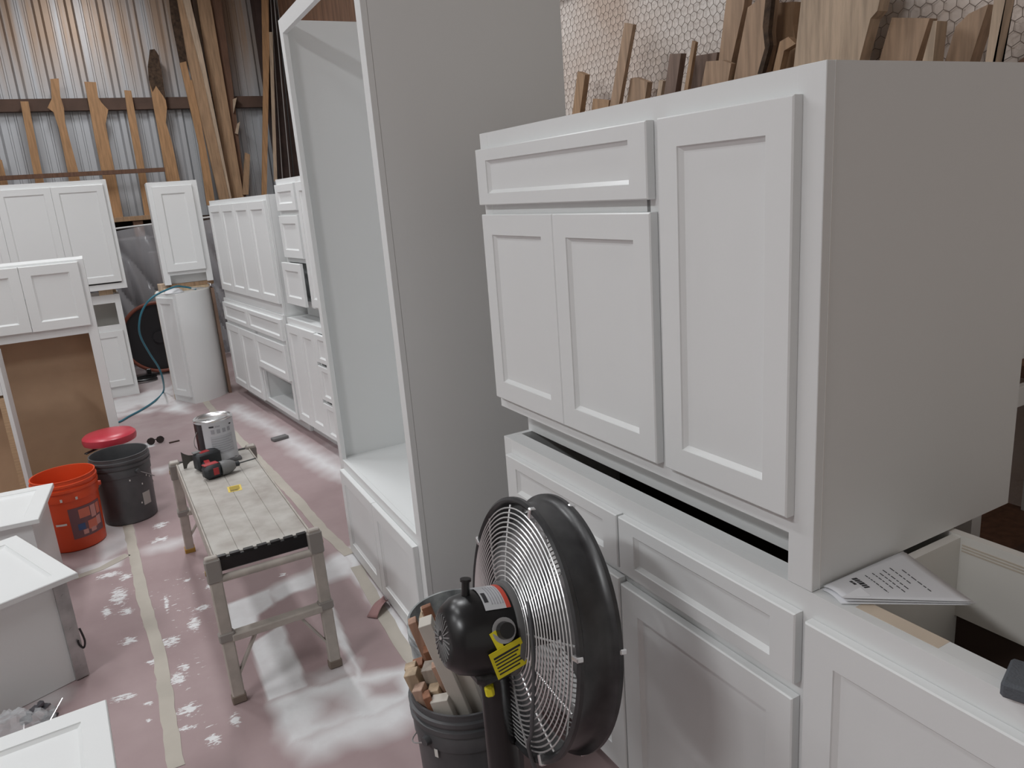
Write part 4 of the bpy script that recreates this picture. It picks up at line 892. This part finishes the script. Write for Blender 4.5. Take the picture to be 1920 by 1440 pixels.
ch = onz(327, 829, 0); cho = MB().box(-0.035, 0.035, -0.010, 0.010, 0.001, 0.007, 0.001).build('dark_offcut', DARK); cho.location = (ch[0], ch[1], 0); cho.rotation_euler.z = R(5); tag(cho, 'tiny dark offcut on the floor behind the paint can', 'offcut')
gl = onz(293, 832, 0); go = empty('safety_glasses', (gl[0], gl[1], 0.0)); tag(go, 'dark safety glasses lying on the floor behind the stool', 'glasses')
for s in (-1, 1):
    MB().lathe([(0.0, 0), (0.022, 0), (0.026, 0.006), (0.022, 0.010), (0, 0.010)], 20, Matrix.Translation((0.03*s, 0, 0.026)) @ Matrix.Rotation(R(80), 4, 'X')).build('lens', mat('dark_lens', (0.03, 0.02, 0.02), 0.2), go, True)
    MB().bar((0.056*s, -0.006, 0.03), (0.05*s, 0.11, 0.006), 0.003, 0.007).build('temple', BLACKP, go)
MB().bar((-0.012, -0.006, 0.034), (0.012, -0.006, 0.034), 0.004, 0.006).build('bridge', BLACKP, go)
# torn flap of floor paper near the tall cabinet
tp = [onz(*q, 0) for q in ((688, 1158), (707, 1161), (730, 1135), (716, 1121), (700, 1140))]
flp = MB(); n = 10; vs = []
A0, B0, C0, D0 = [Vector((p[0], p[1], 0)) for p in (tp[0], tp[1], tp[2], tp[3])]
for i in range(n):
    for j in range(n):
        u, v = i/(n-1), j/(n-1); p = A0.lerp(B0, u).lerp(D0.lerp(C0, u), v); vs.append((p.x, p.y, 0.004+0.030*math.sin(v*2.6)*(0.35+0.65*u)+0.008*math.sin(u*9+v*5)*v))
fo_ = flp.add(vs, [(i*n+j, i*n+j+1, (i+1)*n+j+1, (i+1)*n+j) for i in range(n-1) for j in range(n-1)]).build('paper_scrap', ROSIN, None, True)
s_ = fo_.modifiers.new('thick', 'SOLIDIFY'); s_.thickness = 0.001; tag(fo_, 'crumpled pink paper scrap at the foot of the tall cabinet', 'paper scrap')

# ------------------------------------------------------------------ blue hose, dome, plastic sheet, drum behind it
lid = empty('serving_bowl', (0.565, 6.90, HC+0.0016)); tag(lid, 'upturned shallow white bowl on the curved corner cabinet', 'bowl')
MB().lathe([(0.0, 0.0), (0.070, 0.0), (0.072, 0.006), (0.064, 0.022), (0.040, 0.034), (0.0, 0.038)], 32).build('shell', mat('white_plastic', (0.8, 0.8, 0.82), 0.4), lid, True)
MB().lathe([(0.070, 0.0005), (0.078, 0.0005), (0.078, 0.005), (0.070, 0.005)], 32, close=True).build('rim', mat('white_plastic', (0.8, 0.8, 0.82)), lid, True)
hz = HC+0.045
hp_ = [(0.74, 6.90, HC+0.010), (0.64, 6.865, hz), (0.565, 6.80, hz+0.012)] + [tuple(ony(x, y, Y_)) for x, y, Y_ in ((288, 556, 6.70), (268, 580, 6.72), (261, 608, 6.75), (264, 632, 6.80), (280, 662, 6.88), (298, 690, 6.98), (306, 715, 7.08))]
flr = [tuple(onz(x, y, 0.008)) for x, y in ((306, 735), (290, 752), (266, 768), (243, 780), (226, 790))] + [(-0.06, 6.60, 0.008), (-0.20, 6.66, 0.008)]
hose = empty('air_hose', (0.64, 6.865, 0)); tag(hose, 'thin blue air hose trailing from the corner cabinet to the floor', 'hose')
hv = Vector((0.64, 6.865, 0))
MB().tube(smoothpath([Vector(p)-hv for p in hp_+flr]), 0.008, 10).build('hose_line', BLUEH, hose, True)
MB().cyl(Vector((0.70, 6.885, HC+0.022))-hv, Vector((0.80, 6.92, HC+0.012))-hv, 0.009, 0.006, n=12).build('fitting', STEEL, hose, True)
MB().tube(smoothpath([Vector(p)-hv for p in ((0.80, 6.92, HC+0.010), (0.85, 6.93, HC+0.012), (0.865, 6.945, HC+0.035), (0.845, 6.95, HC+0.045))]), 0.004, 6).build('hook', STEEL, hose, True)
# big drum fan behind plastic
df = empty('drum_fan', (float(ony(300, 633, 8.3)[0]), 8.3, 0)); tag(df, 'large round dark drum with rust-red rim behind the plastic sheet', 'drum fan')
Md = Matrix.Translation((0.0, 0, 0.385)) @ Matrix.Rotation(R(90), 4, 'X') @ Matrix.Identity(4)
MB().lathe([(0.345+0.017*math.cos(t), 0.017*math.sin(t)) for t in [2*math.pi*k/10 for k in range(10)]], 60, Md, True).build('rim', mat('rust_red_rim', (0.22, 0.065, 0.04), 0.5), df, True)
MB().lathe([(0.0, -0.03), (0.335, -0.03), (0.34, -0.16), (0.0, -0.16)], 48, Md).build('drum', mat('drum_dark', (0.022, 0.022, 0.026), 0.55), df, True)
MB().lathe([(0.0, -0.028), (0.06, -0.028), (0.06, 0.0), (0.0, 0.0)], 24, Md).build('hub', mat('drum_dark', (0.02, 0.02, 0.02)), df, True)
for x in (-0.16, 0.16): MB().box(x-0.02, x+0.02, -0.05, 0.22, 0.0, 0.09, 0.004).build('foot', BLACKP, df)
cab = []
for k in range(160):
    t = k*0.16; cab.append((0.22+0.13*math.cos(t)+0.02*math.sin(t*0.37), 8.12+0.08*math.sin(t)+0.02*math.cos(t*0.5), 0.014+0.03*(k/160)+0.006*math.sin(t*1.7)))
tag(MB().tube(cab, 0.010, 6).build('black_cable', BLACKP, None, True), 'loosely coiled black cable on the floor under the plastic sheet', 'cable')
def drape(name, label, x0, x1, y, z0, z1, folds, seed):
    rg = random.Random(seed); nx_, nz_ = 70, 40; vs = []
    ph = [rg.uniform(0, 6.28) for _ in range(8)]
    for i in range(nx_):
        for j in range(nz_):
            u, v = i/(nx_-1), j/(nz_-1)
            amp = 0.018+0.035*(1-v)
            # folds gather towards the tie point at the top right
            fx = u+(0.85-u)*0.55*v
            cr_ = lambda q: 1-2*abs(math.sin(q))**0.6
            dy = amp*(cr_(fx*folds*(0.6+0.5*v)+ph[0]+v)+0.6*cr_(fx*folds*1.7+ph[1]-v*2)+0.25*math.sin(fx*folds*5.1+ph[2]))
            vs.append((x0+(x1-x0)*u, y+dy-0.10*(1-v), z0+(z1+0.09*u-z0)*v))
    o = MB().add(vs, [(i*nz_+j, i*nz_+j+1, (i+1)*nz_+j+1, (i+1)*nz_+j) for i in range(nx_-1) for j in range(nz_-1)]).build(name, PLASTIC, None, True)
    tag(o, label, 'plastic sheet'); return o
def plastic_mat():
    m = bpy.data.materials.new('poly_sheeting'); m.use_nodes = True; nt = m.node_tree; L = nt.links.new
    out = nt.nodes['Material Output']; b = nt.nodes['Principled BSDF']; b.inputs['Base Color'].default_value = (0.78, 0.78, 0.82, 1); b.inputs['Roughness'].default_value = 0.16; b.inputs['Specular IOR Level'].default_value = 0.9
    tr = nt.nodes.new('ShaderNodeBsdfTransparent'); mx = nt.nodes.new('ShaderNodeMixShader'); mx.inputs[0].default_value = 0.33
    L(tr.outputs[0], mx.inputs[1]); L(b.outputs[0], mx.inputs[2]); L(mx.outputs[0], out.inputs['Surface']); return m
PLASTIC = plastic_mat()
drape('plastic_sheet', 'clear plastic sheeting draped over machinery between the far cabinets', -0.12, 0.72, 8.78, 0.05, 1.40, 15, 4)
drape('plastic_sheet', 'narrow strip of clear plastic sheeting behind the four-door wall cabinet', 0.74, 1.75, 8.80, 0.05, 1.44, 20, 9)
sp_ = MB().cyl((-0.6, 8.86, 1.43), (1.8, 8.86, 1.53), 0.010, n=10).build('curtain_pole', mat('pole_white', (0.6, 0.6, 0.6), 0.4), None, True); tag(sp_, 'thin pale pole carrying the plastic sheeting', 'pole')
# dark machine cabinet behind the sheet
mc = empty('dark_machine', (0.2, 8.98, 0)); tag(mc, 'dark bulky machine standing behind the plastic sheeting', 'machine')
MB().box(-1.2, 1.75, 0.0, 0.45, 0.10, 1.36, 0.02).build('casing', mat('machine_grey', (0.045, 0.04, 0.042), 0.6, noise=0.4, nscale=3), mc)
MB().box(-1.15, 1.70, 0.03, 0.42, 0.0, 0.10).build('plinth', BLACKP, mc); MB().box(0.35, 0.8, -0.02, 0.001, 0.8, 1.2, 0.01).build('access_panel', mat('machine_panel', (0.10, 0.09, 0.09), 0.5), mc)

# ------------------------------------------------------------------ lumber on the far wall
def pieceY(name, label, px, Y, th, m, cat='board', group=None, zmin=None):
    pts = [Vector(ony(x, y, Y)) for x, y in px]
    if zmin is not None:  # run the two lowest corners down along the board's own edges
        i0 = max(range(len(px)), key=lambda i: px[i][1]); 
    o = MB().prism(pts, (0, th, 0)).build(name, m); tag(o, label, cat, group); return o
YB = WY-0.24
LD = 'boards leaning on the far wall'
pieceY('wooden_board', 'plain cedar slat leaning on the far tin wall, left of the forked boards', [(38, 190), (53, 190), (97, 418), (80, 418)], YB, 0.03, W_CEDAR, group=LD)
pieceY('wooden_board', 'live-edge cedar board with a narrow neck and square top', [(94, 148), (110, 147), (113, 180), (120, 203), (122, 230), (147, 322), (164, 418), (138, 418), (127, 322), (110, 240), (100, 210), (89, 202), (97, 185)], YB, 0.03, W_CEDAR, group=LD)
pieceY('wooden_board', 'live-edge cedar board with a knob jutting from one side below its top', [(158, 153), (180, 154), (184, 182), (190, 192), (203, 206), (198, 232), (203, 260), (215, 320), (232, 412), (208, 412), (190, 320), (178, 260), (170, 215)], YB, 0.03, W_CEDAR, group=LD)
pieceY('wooden_board', 'narrow knotty cedar slat between two live-edge boards', [(233, 169), (246, 170), (252, 205), (272, 320), (288, 408), (272, 408), (258, 320), (240, 220)], YB, 0.03, W_CEDAR, group=LD)
pieceY('wooden_board', 'tall live-edge cedar board with a bark-covered pointed top', [(281, 94), (290, 93), (298, 105), (303, 140), (311, 190), (313, 202), (311, 230), (322, 265), (337, 336), (352, 430), (330, 430), (312, 336), (300, 265), (288, 200), (280, 150), (278, 125)], YB, 0.035, W_CEDAR, group=LD)
o_ = pieceY('bark_top', 'x', [(281, 93), (290, 92), (298, 104), (304, 140), (311, 188), (306, 180), (292, 160), (286, 172), (279, 150), (277, 125)], YB-0.006, 0.006, BARK)
for k_ in ('label', 'category'): del o_[k_]
par = [o for o in bpy.data.objects if o.get('label', '').startswith('tall live-edge')][0]; o_.parent = par
pieceY('wooden_board', 'short cedar offcut at the far left of the rack', [(-6, 296), (3, 300), (16, 350), (-2, 350)], YB, 0.03, W_CEDAR, group=LD)
# long planks
LP = 'long planks standing against the far wall'
YP = WY-0.20
pieceY('long_plank', 'long bark-edged plank behind the tan planks', [(313, -40), (333, -40), (352, 118), (338, 120), (322, 40)], YP+0.05, 0.03, BARK, group=LP)
pieceY('long_plank', 'long tan plank, left one of the leaning pair', [(326, -40), (347, -40), (382, 120), (435, 380), (413, 380), (372, 200), (352, 110)], YP-0.10, 0.05, W_TAN, group=LP)
pieceY('long_plank', 'pale wedge of planed plank lying over the tan pair', [(333, -40), (352, -20), (378, 90), (388, 140), (436, 380), (433, 380), (380, 140)], YP-0.16, 0.04, W_PALE, group=LP)
pieceY('long_plank', 'broad tan plank, right one of the leaning pair', [(364, -40), (386, -40), (398, 20), (458, 375), (435, 378), (384, 100)], YP-0.045, 0.04, W_TAN, group=LP)
pieceY('long_plank', 'dark stained post behind the broad tan plank', [(386, -40), (409, -40), (440, 190), (452, 300), (464, 380), (446, 380), (420, 180)], YP, 0.08, W_DK, group=LP)
pieceY('long_plank', 'short cedar plank with a notch, beside the leaning pair', [(337, 118), (349, 115), (357, 150), (362, 150), (394, 320), (404, 385), (388, 385), (372, 270)], YP-0.05, 0.03, W_CEDAR, group=LP)
pieceY('long_plank', 'slim upright cedar strip near the corner column', [(490, -40), (503, -40), (505, 100), (500, 370), (491, 370), (494, 150)], YP-0.24, 0.03, W_CEDAR, group=LP)
pieceY('long_plank', 'pale thin strip standing next to the corner column', [(505, 60), (511, 60), (520, 340), (514, 340)], YP-0.26, 0.02, W_PALE, group=LP)
pieceY('wood_wedge', 'small pale wedge tucked behind the dark post', [(437, 186), (444, 183), (438, 212)], YP-0.03, 0.05, W_PALE, 'wedge', 'wedges by the dark post')
pieceY('wood_wedge', 'second pale wedge lower on the dark post', [(445, 232), (450, 228), (446, 252), (441, 250)], YP-0.03, 0.05, W_PALE, 'wedge', 'wedges by the dark post')
pieceY('long_plank', 'short reddish board at the foot of the dark post', [(460, 286), (469, 290), (466, 365), (455, 365), (458, 310)], YP-0.06, 0.04, W_TAN, group=LP)
# rails of the lumber rack
def xr(px, Y): return ony(px[0], px[1], Y)[0]
tag(MB().box(-1.2, ony(310, 322, 9.62)[0], 9.60, 9.66, zs-0.022, zs+0.022).build('rack_rail', W_DK), 'dark horizontal rail crossing in front of the leaning boards', 'rail')
tag(MB().box(-1.2, ony(330, 407, 9.55)[0], 9.50, 9.84, zl-0.040, zl+0.010, 0.002).build('lumber_ledge', W_TAN), 'tan wooden ledge on which the leaning boards stand', 'ledge')
MB().box(-1.2, 1.7, 9.80, 9.83, 0.4, zl-0.041).build('back_board', DARK, bpy.data.objects['lumber_ledge'])  # dark board added as the shadow beneath the ledge, hides the tin
for k in range(3): MB().box(-1.0+k*0.75, -0.9+k*0.75, 9.52, 9.80, 0.0, zl-0.041).build('post', W_DK, bpy.data.objects['lumber_ledge'])
# cables on the corner column
for k, (xa, xb) in enumerate(((512, 545), (517, 552), (506, 530))):
    pts = [Vector(ony(xa+(xb-xa)*t, -20+360*t, 9.60)) + Vector((0, 0, 0)) for t in [i/10 for i in range(11)]]
    tag(MB().tube(pts, 0.006, 6).build('electric_cable', mat('cable_grey', (0.35, 0.33, 0.32), 0.5) if k != 1 else BLACKP, None, True), ['pale cable running down beside the corner column', 'black cable running down beside the corner column', 'pale cable nearest the cedar strip on the column'][k], 'cable', 'cables on the corner column')

# ------------------------------------------------------------------ lumber on the right wall
def pieceX(label, px, X, th, m, zfoot=1.02, group='offcuts leaning on the netted wall'):
    """px: outline with the two foot corners LAST (right foot, left foot); feet are run down to the shelf"""
    P = [Vector(onx(x, y, X)) for x, y in px]
    def down(pf, pu):
        d = pf-pu
        d = d if abs(d.z) > 1e-3 else Vector((0, 0, -1))
        t = (zfoot-pf.z)/min(d.z, -0.02); q = pf+d*t
        q.y = max(min(q.y, pf.y+0.25), pf.y-0.25); return q
    P[-2] = down(P[-2], P[-3]); P[-1] = down(P[-1], P[0])
    o = MB().prism(P, (th, 0, 0)).build('lumber_offcut', m); tag(o, label, 'offcut', group); return o
X1 = 2.33
RW = [('slim dark stick beside the tall cabinet', [(1083, 134), (1097, 140), (1072, 205), (1060, 214)], X1, .03, W_TAN),
      ('long thin stick leaning steeply over the netting', [(1171, 43), (1187, 46), (1137, 196), (1118, 206)], X1-.03, .02, W_OAK),
      ('short rosy offcut behind the thin stick', [(1112, 185), (1142, 188), (1138, 202), (1098, 208)], X1+.03, .02, W_TAN),
      ('small split offcut with slanted top', [(1182, 147), (1191, 145), (1214, 154), (1206, 184), (1160, 194)], X1, .03, W_OAK),
      ('tiny pointed offcut next to the split one', [(1236, 150), (1243, 152), (1237, 180), (1223, 182)], X1, .02, W_PALE),
      ('dark walnut offcut with square top', [(1256, 101), (1277, 100), (1266, 170), (1244, 176)], X1-.02, .03, W_WAL),
      ('very thin lath between walnut pieces', [(1298, 76), (1304, 79), (1287, 165), (1277, 168)], X1-.02, .015, W_TAN),
      ('grey-brown walnut board with flat top', [(1302, 105), (1345, 98), (1332, 156), (1284, 168)], X1+.03, .03, W_WAL),
      ('short wide oak board in front of taller ones', [(1324, 115), (1354, 113), (1371, 119), (1362, 151), (1304, 164)], X1-.03, .025, W_OAK),
      ('tall tan board reaching past the top of the photo', [(1368, -50), (1404, -50), (1394, 15), (1372, 112), (1364, 150), (1342, 156)], X1+.02, .04, W_OAK),
      ('tall two-tone live-edge slab', [(1402, 14), (1416, 4), (1422, -50), (1452, -50), (1440, 60), (1442, 85), (1428, 137), (1370, 150)], X1-.02, .04, W_OAK),
      ('dark bark-edged slab behind the two-tone slab', [(1445, 6), (1490, 3), (1487, 45), (1492, 80), (1492, 122), (1424, 138)], X1+.06, .04, W_TAN),
      ('small curved live-edge offcut', [(1462, 78), (1478, 69), (1492, 82), (1470, 95), (1456, 132), (1434, 137)], X1-.03, .03, W_TAN),
      ('broad pale live-edge slab, largest on the wall', [(1509, -60), (1662, -60), (1645, 20), (1632, 35), (1610, 114), (1488, 126)], X1-.04, .05, W_PALE),
      ('square-topped brown board', [(1672, 33), (1743, 34), (1703, 116), (1638, 114)], X1+.02, .04, W_OAK),
      ('narrow tapered upright wedge', [(1750, 39), (1757, 39), (1749, 116), (1729, 116)], X1-.07, .05, W_PALE),
      ('brown board with slanted pointed top', [(1792, 50), (1816, 26), (1853, 8), (1818, 118), (1771, 117)], X1, .05, W_OAK),
      ('tall slim post with pale face', [(1872, -60), (1897, -60), (1886, 0), (1862, 118), (1847, 118)], X1-.08, .04, W_PALE),
      ('low dark board beside the slim post', [(1905, 118), (1930, 100), (1960, 118), (1900, 124)], X1+.06, .04, W_DK)]
for lb_, px, X_, th_, m_ in RW: pieceX(lb_ + ', leaning on the netted wall' if 'netting' not in lb_ else lb_, px, X_, th_, m_)
bk = [onx(x, y, X1-.046) for x, y in ((1440, -50), (1452, -50), (1440, 60), (1443, 85), (1429, 137), (1420, 139), (1434, 90), (1430, 50))]
bs = MB().prism([Vector(p) for p in bk], (0.02, 0, 0)).build('bark_strip', BARK); bs.parent = [o for o in bpy.data.objects if o.get('label', '').startswith('tall two-tone')][0]
tag(MB().box(2.12, WX-0.007, 0.7, 4.5, 0.985, 1.019).build('lumber_shelf', W_DK), 'rough wooden shelf carrying the offcuts along the netted wall', 'shelf')
for y in (0.9, 2.6, 4.3): MB().box(2.18, 2.30, y-0.05, y+0.05, 0, 0.984).build('post', W_DK, bpy.data.objects['lumber_shelf'])

# ------------------------------------------------------------------ canvas bundle and white boards behind the foreground cabinets
tb = empty('work_bench', (1.50, -0.1, 0)); tag(tb, 'low dark bench behind the foreground cabinets holding canvas', 'bench')
MB().box(0, 0.58, 0, 1.5, 0.60, 0.64).build('top', W_DK, tb)
for x in (0.04, 0.54):
    for y in (0.06, 1.44): MB().box(x-0.03, x+0.03, y-0.03, y+0.03, 0, 0.60).build('leg', W_DK, tb)
cv = MB(); n = 28; vs = []
for i in range(n):
    for j in range(n):
        u, v = i/(n-1), j/(n-1); e = min(u, 1-u, v, 1-v)*6; e = min(e, 1)
        vs.append((1.52+0.50*u, 0.10+0.80*v, 0.642+e*(0.10+0.03*math.sin(u*7+v*9)+0.022*math.sin(u*19-v*13)+0.03*math.sin(v*6.0))))
cvo = cv.add(vs, [(i*n+j, i*n+j+1, (i+1)*n+j+1, (i+1)*n+j) for i in range(n-1) for j in range(n-1)]).build('canvas_bundle', TARP, None, True); tag(cvo, 'heap of dark brown canvas behind the foreground cabinet', 'canvas')
wb = empty('white_rack', (1.76, float(onx(1908, 700, 1.9)[1]), 0.6405)); tag(wb, 'white painted slatted frame standing behind the foreground cabinet', 'frame')
for x in (0.0, 0.30): MB().box(x, x+0.04, 0, 0.04, 0.0, 0.66).build('upright', WHITE, wb)
for z in (0.34, 0.46, 0.58): MB().box(0.0, 0.34, -0.021, -0.001, z, z+0.05, 0.002).build('slat', WHITE, wb)
